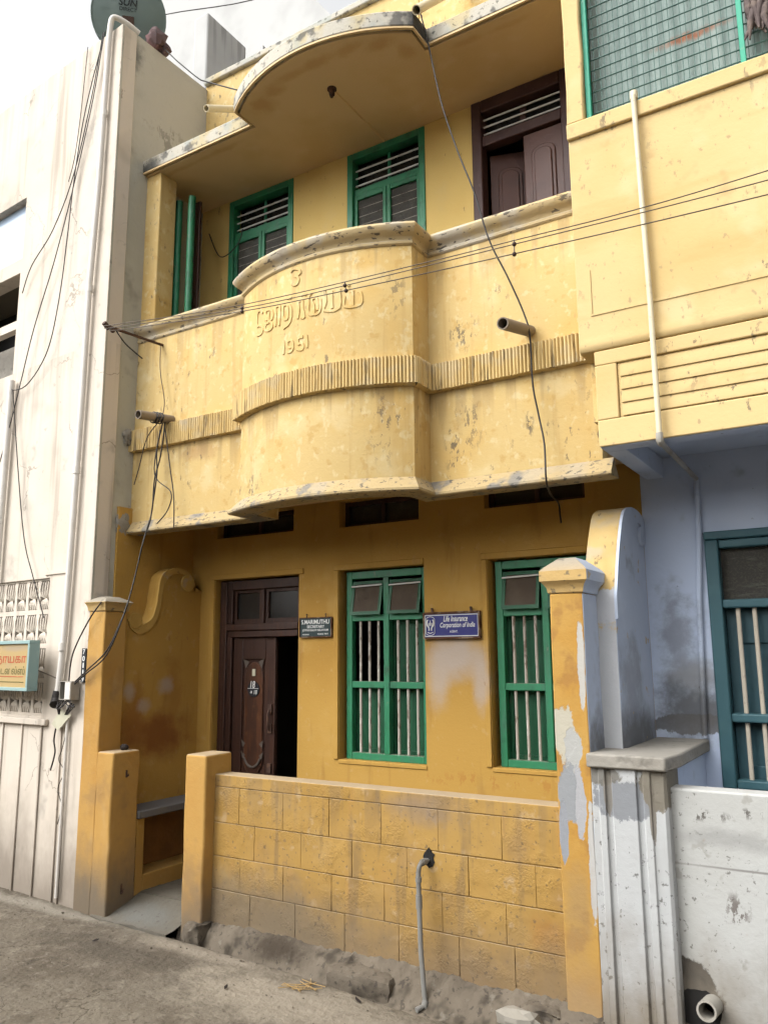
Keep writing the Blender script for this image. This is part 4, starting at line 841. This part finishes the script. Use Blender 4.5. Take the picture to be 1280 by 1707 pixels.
MB().box(-1.19, 3.5, .2, .25, 3.0, 6.6).build('light_block_partition', 'room', NH)  # unseen sheet added behind the grille to block light
MB().box(-1.27, 3.5, .0, 4, 6.61, 6.7).build('roof', 'cement', NH)
# lavender wall window
x0, x1, z0, z1 = BWIN
f = MB(); f.box(x0-.02, x0+.055, .855, .95, z0, z1-.0).box(x0-.02, x1, .845, .95, z1+.001, z1+.05).box(x1-.06, x1, .86, .95, z0, z1).box(x0+.055, x1-.06, .865, .95, z0, z0+.05)
f.box(x0+.055, x1-.06, .862, .95, 2.0, 2.05).box(x0+.055, x1-.06, .864, .95, 1.36, 1.41).box(x0+.055, x1-.06, .868, .95, z1-.05, z1)
NW = f.build('window', 'teal', NH, bevel=.01, seg=3)
for lo, hi in ((z0+.05, 1.36), (1.41, 2.0)):
    me = MB().tube([(0, 0, -(hi-lo)/2), (0, 0, (hi-lo)/2)], .0125, 8).mesh('bar', 'cream_bar')
    for k in range(7): put('bar', me, NW, (x0+.13+.087*k, .90, (lo+hi)/2))
MB().box(x0+.05, x1-.06, .93, .935, 2.05, z1-.05).build('mesh_screen', 'mesh_panel', NW)
for a, b in ((x0+.055, x0+.40), (x0+.405, x1-.06)):
    s = MB().box(a, b, .965, .985, z0+.02, 2.0); s.box(a, a+.06, .95, .9645, z0+.02, 2.0).box(b-.06, b, .95, .9645, z0+.02, 2.0).box(a+.06, b-.06, .95, .9645, 1.80, 2.0).box(a+.06, b-.06, .95, .9645, z0+.02, z0+.12)
    s.build('shutter', 'teal_dark', NW, bevel=.004)
# rag stuffed in the grille
mb = MB()
for i in range(16):
    a = random.random()*6.28; r = random.uniform(.02, .07)
    p0 = Vector((-.26+r*math.cos(a), -.03+random.uniform(-.02, .02), 5.0+random.uniform(0, .12)))
    mb.tube([p0, p0+Vector((random.uniform(-.03, .03), random.uniform(-.02, .01), -.07)), p0+Vector((random.uniform(-.04, .04), random.uniform(-.03, .0), -.16))], [.022, .018, .005], 6)
tag(mb.build('rag', 'rag', ang=80), 'dirty brown rag hanging from the grille at the top right', 'rag')

# compound wall and post
CW = MB().box(-.985, 3.5, 0, .13, -.06, 1.113).build('compound_wall', 'whitewash', bevel=.01)
tag(CW, 'grimy whitewashed compound wall at bottom right', 'wall')
CP = root('compound_post', (-1.15, 0, 0), 'streaked white fluted post with broken cement ledge, beside the right pier', 'post')
f = [(-1.331, .18), (-1.331, -.07), (-1.296, -.07), (-1.291, -.082), (-1.262, -.082), (-1.257, -.064), (-1.232, -.064), (-1.227, -.082), (-1.112, -.082), (-1.107, -.064), (-1.082, -.064), (-1.077, -.082), (-1.045, -.082), (-1.04, -.07), (-.985, -.07), (-.97, -.055), (-.97, .18)]
MB().prism(f, 'z', -.06, 1.195).build('shaft', 'whitewash_post', CP, bevel=.003)
P = [(-1.345, -.10), (-1.22, -.105), (-1.1, -.10), (-.962, -.105), (-.935, .10), (-.94, .879), (-1.234, .879), (-1.234, .23), (-1.333, .225)]
mb = MB().prism(P, 'z', 1.196, 1.262); mb.build('ledge_slab', 'cement', CP, bevel=.009)
MB().box(-1.233, -.972, .181, .878, -.05, 1.195).build('seat_wall', 'lavender', CP)
# drain pipe stub with hole
mb = MB().ring([(-.845, .02, .185), (-.850, -.125, .20)], .034, .043, 18)
tag(mb.build('drain_stub', 'pvc', ang=40), 'grey drain pipe stub poking out of a dark hole in the white wall', 'pipe')
mb = MB().prism([(-.905+.095*math.cos(2*math.pi*k/36)*(1+.06*wob(k, .4)), .155+.085*math.sin(2*math.pi*k/36)*(1+.09*wob(k, .3, 2))) for k in range(36)], 'y', -.003, .0005)
hole = mb.build('drain_hole', 'black', CW)

# ================================================================== ROOF SPOUTS, PIPES
def pipe(name, pts, ro, ri, mt, label, grp=None):
    o = MB().ring([pts[0], pts[1]], ri, ro, 16).build(name, mt, ang=40); tag(o, label, 'pipe', grp); return o
pipe('water_spout', ((-1.655, .25, 3.665), (-1.655, -.215, 3.553)), .035, .028, 'pvc_brown', 'grey brown spout pipe sticking out of the balcony wall at right', 'balcony spouts')
pipe('water_spout', ((-4.66, .25, 3.60), (-4.66, -.14, 3.553)), .035, .028, 'pvc_brown', 'grey brown spout pipe with cables tied round it, left end of balcony', 'balcony spouts')
pipe('roof_spout', ((-4.47, .88, 6.68), (-4.505, .30, 6.345)), .03, .024, 'pvc_cream', 'cream roof spout pipe beside the left end of the roof slab', 'roof spouts')
pipe('roof_spout', ((-2.295, .88, 6.93), (-2.262, -.04, 5.96)), .032, .026, 'pvc_cream', 'cream roof spout pipe over the right notch of the roof slab', 'roof spouts')
P = smooth_path([(-5.10, .05, 7.16), (-5.14, -.07, 7.20), (-5.19, -.155, 7.21), (-5.215, -.165, 7.12), (-5.225, -.165, 6.9)], 5)+[Vector(p) for p in ((-5.243, -.165, 5.677), (-5.288, -.165, 4.725), (-5.30, -.16, 3.853), (-5.324, -.16, 2.646), (-5.347, -.155, 1.911), (-5.373, -.155, 1.597), (-5.386, -.155, 1.46))]
mb = MB().tube(P, .024, 12); 
for z, x in ((4.72, -5.288), (1.83, -5.352), (3.2, -5.312), (6.3, -5.235)): mb.tube([(x, -.162, z-.03), (x, -.162, z+.03)], .028, 12)
dp = mb.build('drain_pipe', 'pvc_white', ang=40); tag(dp, 'white painted drain pipe running down the white house front', 'pipe')
MB().tube([(-5.386, -.155, 1.50), (-5.39, -.16, 1.44), (-5.36, -.19, 1.40)], [.032, .036, .04], 12).build('rubber_boot', 'cable', dp)
MB().tube([(-5.255, -.15, 1.40), (-5.262, -.15, .8), (-5.27, -.15, .05)], .011, 8).build('conduit', 'pvc_white', dp)
tag(MB().tube([(-6.37, -.09, 4.16), (-6.38, -.09, 2.9), (-6.38, -.09, 2.4)], .028, 12).build('drain_pipe', 'pvc_white', ang=40), 'short white pipe stub under the dark window at the left edge', 'pipe')
mb = MB().tube([(-.895, -.115, 4.715), (-.890, -.112, 4.228), (-.882, -.112, 3.545), (-.882, -.112, 2.80)], .0145, 10)
mb.tube([(-.895, -.105, 4.70), (-.895, -.10, 4.745)], .021, 10)
rp = mb.build('supply_pipe', 'pvc_cream', ang=40); tag(rp, 'thin cream pipe running down the yellow balcony block and lavender wall at right', 'pipe')
mb = MB().tube(smooth_path([(-.882, -.112, 2.83), (-.882, -.11, 2.79), (-.882, -.08, 2.782)], 4), .018, 10)
mb.tube([(-.882, -.09, 2.785), (-.89, .3, 2.785), (-.897, .845, 2.775)], .014, 10); mb.build('elbow', 'pvc', rp)
MB().tube([(-.897, .852, 2.79), (-.91, .855, 2.4), (-.935, .855, 2.05), (-.96, .855, 1.27)], .016, 10).build('lower_pipe', 'lavender', rp)
P = smooth_path([(-2.30, .03, .625), (-2.30, -.06, .628), (-2.305, -.085, .615), (-2.308, -.095, .58), (-2.308, -.095, .50)], 4)+[Vector((-2.305, -.098, .44)), Vector((-2.28, -.13, .2)), Vector((-2.245, -.16, .0)), Vector((-2.235, -.165, -.04)), Vector((-2.26, -.22, -.05))]
mb = MB().tube(P, .0135, 12)
for p, q in (((-2.302, -.03, .627), (-2.302, -.065, .628)), ((-2.308, -.095, .535), (-2.308, -.095, .56)), ((-2.306, -.097, .47), (-2.304, -.099, .40)), ((-2.237, -.163, -.02), (-2.24, -.175, -.05))): mb.tube([p, q], .018, 12)
tag(mb.build('water_pipe', 'pvc_grey', ang=40), 'grey water pipe with elbow coming out of the boundary wall and down into the gutter', 'pipe')
mb = MB().prism([(-2.292+.035*math.cos(2*math.pi*k/12)*(1+.5*(hsh(k)-.5)), .645+.045*math.sin(2*math.pi*k/12)*(1+.5*(hsh(k, 5)-.5))) for k in range(12)], 'y', -.0055, .002)
mb.build('broken_hole', 'black', BW)

# ================================================================== SIGNS AND NUMBERS
def frame(mb, x0, x1, z0, z1, y0, y1, w_):
    return mb.box(x0, x1, y0, y1, z1-w_, z1).box(x0, x1, y0, y1, z0, z0+w_).box(x0, x0+w_, y0, y1, z0+w_, z1-w_).box(x1-w_, x1, y0, y1, z0+w_, z1-w_)
S = root('name_sign', (-3.73, .86, 1.97), 'small dark green enamel name sign between the door and the window', 'sign', 'enamel signs')
x0, x1, z0, z1 = -3.876, -3.585, 1.892, 2.032
MB().box(x0, x1, .862, .868, z0, z1).build('plate', 'enamel_green', S)
frame(MB(), x0-.006, x1+.01, z0-.006, z1+.006, .856, .872, .007).build('frame', 'rust_frame', S)
xm = (x0+x1)/2
for t, h, wd, dx, z in (('S.MARIMUTHU', .033, .262, 0, 2.003), ('SECRETARY', .021, .165, .005, 1.967), ('JOTHI KALVI NILAYAM', .021, .245, 0, 1.938), ('PHONE. 79817', .012, .10, .075, 1.910), ('PAZHANI', .010, .06, -.09, 1.908)):
    put('lettering', text_mesh(t, h, wd, 0, bold=.012), S, (xm+dx, .8605, z))
mb = MB()
for x in (x0+.06, x1-.05): mb.tube([(x, .872, z1+.03), (x, .86, z1+.028), (x+.008, .856, z1+.012), (x, .858, z1)], .004, 6)
mb.build('hook', 'iron', S)
S = root('insurance_sign', (-2.56, .86, 1.97), 'blue enamel insurance agent sign in a rusty frame between the two windows', 'sign', 'enamel signs')
x0, x1, z0, z1 = -2.772, -2.352, 1.868, 2.025
MB().box(x0, x1, .852, .858, z0, z1).build('plate', 'enamel_blue', S)
frame(MB(), x0-.008, x1+.008, z0-.012, z1+.016, .845, .87, .012).build('frame', 'rust_frame', S)
frame(MB(), x0+.004, x1-.004, z0+.004, z1-.004, .8485, .8519, .0045).build('white_border', 'white_ink', S)
xm = (x0+x1)/2
for t, h, wd, dx, z, sh in (('Life Insurance', .040, .185, .035, 1.993, .25), ('Corporation of India', .044, .265, .048, 1.945, .25), ('AGENT.', .015, .062, .02, 1.905, 0)):
    put('lettering', text_mesh(t, h, wd, sh, bold=.012), S, (xm+dx, .8495, z))
mb = MB(); ex, ez = x0+.048, 1.945; yy = .8495
mb.tube([(ex+.034*max(-1, min(1, 1.35*math.cos(t))), yy, ez+.066*math.sin(t)/max(.72, abs(math.sin(t))**.35)*.98) for t in [2*math.pi*k/24 for k in range(25)]], .0018, 5)
for s in (-1, 1):
    mb.tube(smooth_path([(ex+s*.010, yy, ez-.032), (ex+s*.011, yy, ez-.012), (ex+s*.024, yy, ez+.006), (ex+s*.026, yy, ez+.03), (ex+s*.018, yy, ez+.045)], 4), [.0045]*8+[.0055]*8+[.003], 6)
    mb.tube([(ex+s*.014, yy, ez-.004), (ex+s*.011, yy, ez+.022)], .003, 5)
mb.tube([(ex, yy, ez+.0), (ex, yy, ez+.012), (ex, yy, ez+.042)], [.003, .005, .001], 6)
mb.tube([(ex-.022, yy, ez-.043), (ex, yy, ez-.050), (ex+.022, yy, ez-.043)], .003, 5)
mb.build('emblem', 'white_ink', S)
mb = MB()
for x in (x0+.06, x1-.06): mb.box(x-.008, x+.008, .855, .862, z1+.016, z1+.045); mb.tube([(x, .862, z1+.04), (x, .845, z1+.04)], .006, 6)
mb.build('hook', 'iron', S)
S = root('number_disc', (-4.41, .945, 1.5), 'round black house number disc on the front door leaf', 'number plate')
MB().tube([(-4.41, .954, 1.485), (-4.41, .946, 1.485)], .062, 24).build('disc', 'ink', S, ang=40)
put('lettering', text_mesh('18', .055, .05, .15, bold=.008), S, (-4.415, .9445, 1.522))
put('lettering', text_mesh('18', .034, .032, .15, bold=.008), S, (-4.385, .9445, 1.462))
put('lettering', text_mesh('a', .018, .02, .15, bold=.005), S, (-4.43, .9445, 1.462))
MB().box(-4.468, -4.355, .943, .9455, 1.4895, 1.4925).build('rule', 'white_ink', S)
tag(MB().box(-4.425, -4.395, .946, .9545, 1.59, 1.645).build('sticker', 'paper'), 'small pale sticker on the door above the number disc', 'sticker')
# vertical number strip on the white house corner
S = root('number_strip', (-5.12, -.14, 1.69), 'narrow black vertical number strip on the white house corner', 'number plate')
MB().box(-5.142, -5.095, -.146, -.1395, 1.565, 1.815).build('plate', 'ink', S)
for k, ch in enumerate('70119'): put('lettering', text_mesh(ch, .038, .026 if ch != '1' else .012, 0, bold=.015), S, (-5.118, -.1475, 1.79-.05*k))
# shop sign hung on the lattice
S = root('shop_sign', (-5.9, -.24, 1.68), 'ochre shop sign in a teal frame hung on the lattice, cut by the left edge', 'sign', local=True)
S.location = (-5.90, -.235, 1.69); S.rotation_euler = (0, 0, math.radians(-7))
MB().box(-.8, .34, -.02, .0, -.165, .165).build('board', 'sign_yellow', S)
mb = frame(MB(), -.84, .372, -.19, .19, -.035, .05, .026); mb.build('frame', 'sign_teal', S, bevel=.003)
put('lettering', text_mesh('\u0bb5\u0bbf\u0ba8\u0bbe\u0baf\u0b95\u0bbe', .105, .62, 0, mats='red_ink', bold=.015), S, (.0, -.0215, .045))
put('lettering', text_mesh('\u0b9f\u0bc6\u0b95\u0bcd\u0bb8\u0bcd\u0b9f\u0bc8\u0bb2\u0bcd\u0bb8\u0bcd', .065, .72, 0, mats='olive_ink', bold=.008), S, (-.06, -.0215, -.035))
MB().box(-.45, .28, -.0214, -.0202, -.0865, -.0805).build('faded_line', 'red_ink', S)
MB().box(-.45, .29, -.0214, -.0202, -.128, -.121).build('faded_line', 'olive_ink', S)

# ================================================================== CABLES AND SMALL THINGS
def cable(pts, r, mt, label, name='cable', cat='cable', grp=None, n=6):
    o = MB().tube(smooth_path(pts, n), r, 6).build(name, mt, ang=80); return tag(o, label, cat, grp)
W3 = [[(-4.80,-.345,4.235),(-4.64,-.42,4.165),(-3.387,-.42,4.012),(-2.056,-.42,3.929),(-1.475,-.42,3.904),(-.879,-.42,3.880),(-.262,-.42,3.883),(1.5,-.42,3.93),(4,-.42,4.0)],
      [(-4.80,-.33,4.225),(-4.64,-.42,4.143),(-3.386,-.42,3.987),(-2.572,-.42,3.933),(-1.486,-.42,3.883),(-.266,-.42,3.837),(1.5,-.42,3.82),(4,-.42,3.85)],
      [(-4.80,-.31,4.21),(-4.57,-.42,4.109),(-3.385,-.42,3.966),(-2.563,-.42,3.900),(-1.488,-.42,3.829),(-.272,-.42,3.768),(1.5,-.42,3.72),(4,-.42,3.75)]]
for p, l in zip(W3, ('uppermost', 'middle', 'lowest')): cable(p, .0032, 'wire', 'thin overhead service wire across the balcony, %s of the three' % l, 'overhead_wire', 'wire', 'overhead service wires')
for i, (a, b) in enumerate((((-3.386, -.42, 3.987), (-3.385, -.42, 3.966)), ((-2.572, -.42, 3.933), (-2.563, -.42, 3.9)), ((-1.486, -.42, 3.883), (-1.488, -.42, 3.829)))):
    mb = MB().sphere(a, .0125, 8, 6).sphere((b[0], b[1], b[2]-.003), .0125, 8, 6).tube([(a[0], a[1], a[2]+.025), (b[0], b[1], b[2]-.015)], .003, 5)
    tag(mb.build('wire_spacer', 'insulator'), ('pair of brown spacer beads on the wires near the left edge of the bow front', 'pair of brown spacer beads on the wires in front of the raised lettering', 'pair of brown spacer beads on the wires near the right balcony spout')[i], 'spacer', 'wire spacers')
mb = MB().tube([(-4.80, .25, 4.25), (-4.80, -.36, 4.216)], .0115, 8).tube([(-4.80, -.335, 4.20), (-4.80, -.385, 4.232)], .019, 8).sphere((-4.80, -.30, 4.20), .02, 8, 6)
tag(mb.build('wire_bracket', 'iron'), 'rusty iron bracket rod holding the overhead wires at the left balcony end', 'bracket')
cable([(-4.80,-.27,4.21),(-4.78,-.2,4.13),(-4.75,-.12,4.07),(-4.72,-.07,4.03)], .005, 'cable', 'short loose cable end hanging from the rusty wire bracket')
cable([(-2.311,.10,6.075),(-2.266,.12,5.837),(-2.145,.06,5.296),(-2.038,.06,4.911),(-1.93,.06,4.583),(-1.839,.06,4.233),(-1.739,.08,3.98),(-1.654,.10,3.738),(-1.62,.10,3.582),(-1.62,.115,3.293),(-1.595,.12,3.108),(-1.56,.10,2.92),(-1.54,.05,2.70),(-1.607,.3,2.664),(-1.706,.7,2.691),(-1.74,.82,2.634),(-1.735,.82,2.58)], .0058, 'cable', 'long black cable hanging from the roof slab past the right spout to the vent')
B1 = [[(-4.673,.12,3.562),(-4.727,.12,3.342),(-4.716,.12,3.148),(-4.748,.12,2.914),(-4.75,.10,2.771),(-4.752,.05,2.625),(-4.758,0,2.392),(-4.712,-.10,2.161),(-4.725,-.16,1.985),(-4.815,-.19,1.793),(-5.002,-.19,1.665),(-5.181,-.18,1.556)],
      [(-4.647,.12,3.557),(-4.684,.12,3.288),(-4.74,.12,3.103),(-4.752,.12,2.868),(-4.752,.08,2.721),(-4.739,.02,2.552),(-4.744,-.04,2.276),(-4.708,-.15,2.028),(-4.802,-.2,1.764),(-5.007,-.2,1.635),(-5.167,-.185,1.547)]]
cable(B1[0], .0055, 'cable', 'black cable from the left balcony spout to the junction box, left one of two', grp='meter box cables'); cable(B1[1], .0055, 'cable', 'black cable from the left balcony spout to the junction box, right one of two', grp='meter box cables')
for p, l in (([(-4.66,.12,3.559),(-4.573,.12,3.177),(-4.521,.12,2.937),(-4.509,.12,2.705)], 'straight cable tail hanging below the left spout to the ledge'),
             ([(-4.70,.12,3.5),(-4.743,.12,3.152),(-4.556,.12,2.987),(-4.581,.12,2.85),(-4.692,.12,2.754)], 'looping cable tail hanging below the left spout'),
             ([(-4.70,.12,3.58),(-4.809,.12,3.50),(-4.867,.12,3.411),(-4.923,.12,3.223),(-4.97,.12,3.093)], 'cable tail curving left from the left spout to the grey wall')):
    cable(p, .0045, 'cable', l, grp='cable tails at the left spout')
mb = MB()
for k in range(3): mb.tube([(-4.66+.04*math.cos(t), .075-.03*k+.006*math.sin(3*t), 3.575-.004*k+.042*math.sin(t)) for t in [2*math.pi*i/14 for i in range(15)]], .006, 5)
tag(mb.build('cable_tie', 'cable'), 'black cable wound round the left balcony spout', 'cable')
cable([(-4.77,.15,4.22),(-4.76,.15,4.0),(-4.70,.15,3.75),(-4.69,.13,3.62)], .0035, 'wire', 'thin wire running down the wall from the bracket to the left spout')
cable([(-4.921,-.17,2.153),(-5.032,-.19,2.015),(-5.202,-.18,1.775),(-5.243,-.17,1.555)], .0055, 'cable', 'thin cable arching from the pier cap to the meter box')
CB = [[(-5.301,-.17,7.1),(-5.43,-.15,6.539),(-5.625,-.14,5.865),(-5.893,-.12,5.441),(-6.19,-.1,5.2),(-6.33,-.08,4.98)],
      [(-5.284,-.17,7.1),(-5.412,-.15,6.503),(-5.603,-.14,5.801),(-5.821,-.13,5.139),(-6.08,-.11,4.562),(-6.25,-.1,4.021),(-6.42,-.09,3.538),(-6.8,-.06,2.6)],
      [(-5.275,-.17,7.1),(-5.502,-.15,6.452),(-5.608,-.14,5.859),(-5.652,-.14,5.312),(-5.704,-.14,4.778),(-5.83,-.13,4.321),(-6.1,-.11,4.08),(-6.33,-.1,4.065),(-6.40,-.09,4.16)],
      [(-6.33,-.1,4.065),(-6.13,-.11,3.217),(-5.98,-.12,2.698),(-5.82,-.13,2.394),(-5.63,-.14,2.055)]]
for p, l in zip(CB, ('into the dark window', 'out past the left edge, longest of the bunch', 'in a loop to the pipe stub at left', 'thinly to the lattice screen')):
    cable(p, .0045, 'cable', 'dark cable down the white house front ' + l, grp='cables on the white house front')
cable([(-5.553,-.13,7.1),(-5.58,-.14,6.425),(-5.625,-.14,6.036),(-5.686,-.14,5.829)], .0035, 'wire', 'short thin wire from the white roof edge joining the cable bunch')
cable([(-5.08,.28,7.2),(-4.93,.30,7.02),(-4.85,.30,6.93),(-4.618,.30,6.684),(-4.508,.30,6.60),(-4.16,.30,6.377)], .006, 'cable', 'cable drooping from the cloth bundle to the roof slab')
cable([(-8.6,2.2,10.1),(-7.231,2,9.794),(-5.558,2,9.235),(-4.0,1.9,8.85)], .007, 'cable', 'thin wire high across the sky beside the dish')
cable([(-4.99,.87,5.60),(-4.8,.83,5.30),(-4.6,.83,5.36),(-4.55,.84,5.50)], .005, 'cable', 'thin cable sagging between the green poles and left upper window')
# meter box, dangling card, tangle
MBX = root('meter_box', (-5.2, -.15, 1.5), 'small open grey junction box with cables on the white house corner', 'junction box')
mb = MB(); mb.box(-5.285, -5.15, -.15, -.143, 1.44, 1.575).box(-5.285, -5.28, -.215, -.1501, 1.44, 1.575).box(-5.155, -5.15, -.215, -.1501, 1.44, 1.575).box(-5.2799, -5.1551, -.215, -.1501, 1.57, 1.575).box(-5.2799, -5.1551, -.215, -.1501, 1.44, 1.445)
mb.build('case', 'pvc', MBX)
MB().box(-5.215, -5.155, -.222, -.2155, 1.446, 1.569).build('cover', 'pvc_white', MBX)
MB().box(-5.279, -5.216, -.156, -.1505, 1.447, 1.568).build('interior', 'black', MBX)
mb = MB()
for k in range(8):
    a = hsh(k)*6; p = [(-5.24+.06*math.sin(a), -.19, 1.445), (-5.22+.09*math.sin(a+1.3), -.2-.02*hsh(k, 2), 1.40-.03*hsh(k, 3)), (-5.25+.10*math.cos(a), -.185, 1.38+.05*hsh(k, 1)), (-5.29+.05*math.cos(a), -.17, 1.33)]
    mb.tube(smooth_path(p, 5), .0045, 5)
tag(mb.build('cable_tangle', 'cable'), 'tangle of black cable ends under the junction box', 'cable')
mb = MB().add([(-5.316,-.172,1.369), (-5.417,-.168,1.257), (-5.328,-.175,1.213), (-5.194,-.17,1.33)], [(0, 1, 2, 3)])
mb.v += [(x, y+.003, z) for x, y, z in mb.v]; mb.f += [(7, 6, 5, 4), (0, 4, 5, 1), (1, 5, 6, 2), (2, 6, 7, 3), (3, 7, 4, 0)]; mb.mi = [0]*6
tag(mb.build('card', 'paper'), 'pale square card hanging askew below the junction box', 'card')
cable([(-5.37,-.15,1.30),(-5.40,-.15,1.15),(-5.38,-.15,1.05),(-5.42,-.15,.92)], .006, 'cable', 'frayed cable tail hanging left of the square card')
cable([(-5.25,-.15,1.25),(-5.30,-.15,1.08),(-5.33,-.15,1.0),(-5.26,-.15,.92),(-5.32,-.15,.80),(-5.27,-.15,.68),(-5.30,-.15,.55)], .003, 'cable', 'thin wavy cable hanging below the square card')
cable([(-5.62,-.19,1.66),(-5.5,-.16,1.62),(-5.38,-.165,1.59)], .005, 'wire', 'wire stay tying the shop sign to the drain pipe')
# street bits
mb = MB()
for i in range(12):
    a = random.uniform(-.9, .5)+(0 if i < 8 else 1.5); l = random.uniform(.03, .10); p = Vector((-2.84+random.gauss(0, .05), -.42+random.gauss(0, .03), .010+random.uniform(0, .012)))
    mb.tube([p-Vector((math.cos(a), math.sin(a), 0))*l, p, p+Vector((math.cos(a+.2), math.sin(a+.2), .02))*l*.8], .0022, 4)
tag(mb.build('straw', 'straw'), 'wisp of dry straw lying on the street', 'straw')
mb = MB().sphere((-1.71, -.20, .015), .075, 9, 6, (1.5, .9, .6), .2)
tag(mb.build('stone', 'stone', ang=16), 'pale broken stone at the foot of the right pier', 'stone')
mb = MB()
for i in range(420):
    x = random.uniform(-5.6, -1.8); y = street_edge(x)-abs(random.gauss(0, .45))-.01 if i < 300 else street_edge(x)+random.uniform(.0, .12)
    r = random.uniform(.0015, .005)*(2.2 if i % 23 == 0 else 1); mb.sphere((x, y, .003 if i < 300 else -.068), r, 5, 3, (1.3, 1, .7), .3)
setting(mb.build('gravel', 'gutter', ang=30), 'stuff')
for i, (x, y, a, lb) in enumerate(((-3.2, -.62, 1.9, 'on the street left of the straw wisp'), (-2.5, -.40, 2.6, 'on the street right of the straw wisp'), (-4.4, -.50, .9, 'on the street in front of the entrance'))):
    c, n_ = math.cos(a), math.sin(a); L_ = .022+.012*hsh(i)
    q = [(-1, 0, .004), (-.3, .35, .010), (.5, .25, .008), (1, 0, .014), (.5, -.25, .007), (-.3, -.35, .004)]
    mb = MB().add([(x+L_*(u*c-w_*n_), y+L_*(u*n_+w_*c), z+.004) for u, w_, z in q]+[(x+L_*(u*c-w_*n_), y+L_*(u*n_+w_*c), z+.002) for u, w_, z in q], [(0, 1, 2, 3, 4, 5), (11, 10, 9, 8, 7, 6)]+[(k, (k+1) % 6, 6+(k+1) % 6, 6+k) for k in range(6)])
    tag(mb.build('dry_leaf', 'husk'), 'small curled dark dry leaf '+lb, 'leaf', 'dry leaves on the street')

# ================================================================== BEYOND THE ROOF AND ACROSS THE STREET
FB = root('far_building', (-9, 7, 0), 'tall whitewashed building rising behind the white house', 'building')
MB().prism([(-13.0, 0), (-6.45, 0), (-6.45, 11.6), (-7.4, 12.9), (-11.2, 14.4), (-13.0, 13.6)], 'y', 5, 11).build('wall', 'far_white', FB)
MB().box(-11.0, -6.6, 4.85, 4.999, 11.0, 11.12).build('string_course', 'far_white', FB)
MB().box(-9.6, -7.3, 4.2, 4.999, 0, 11.0).build('lower_block', 'far_white', FB)
tag(MB().box(-6.06, -5.85, 1.6, 2.25, 5.0, 8.92).build('chimney_stack', 'far_white', bevel=.02), 'whitewashed square stack on the roof behind the grey side wall', 'stack')
OB = root('unseen_light_blocker', (-3, -7.2, 0), 'unseen plain tan house added across the street to shape the light', 'house')  # unseen house added and sized for its effect on the light
wall_holes(-20, 14, -.1, 3.4, -7.2, -7.45, [(x, x+1.2, 1.0, 2.4) for x in (-17, -13, -9, -5, -1, 3, 7, 11)]).build('wall', 'tan', OB)
MB().box(-20, 14, -14, -7.46, 3.4, 3.5).build('roof', 'cement', OB)
MB().box(-20, 14, -8.0, -7.9, -.1, 3.39).build('dark_backing', 'room', OB)
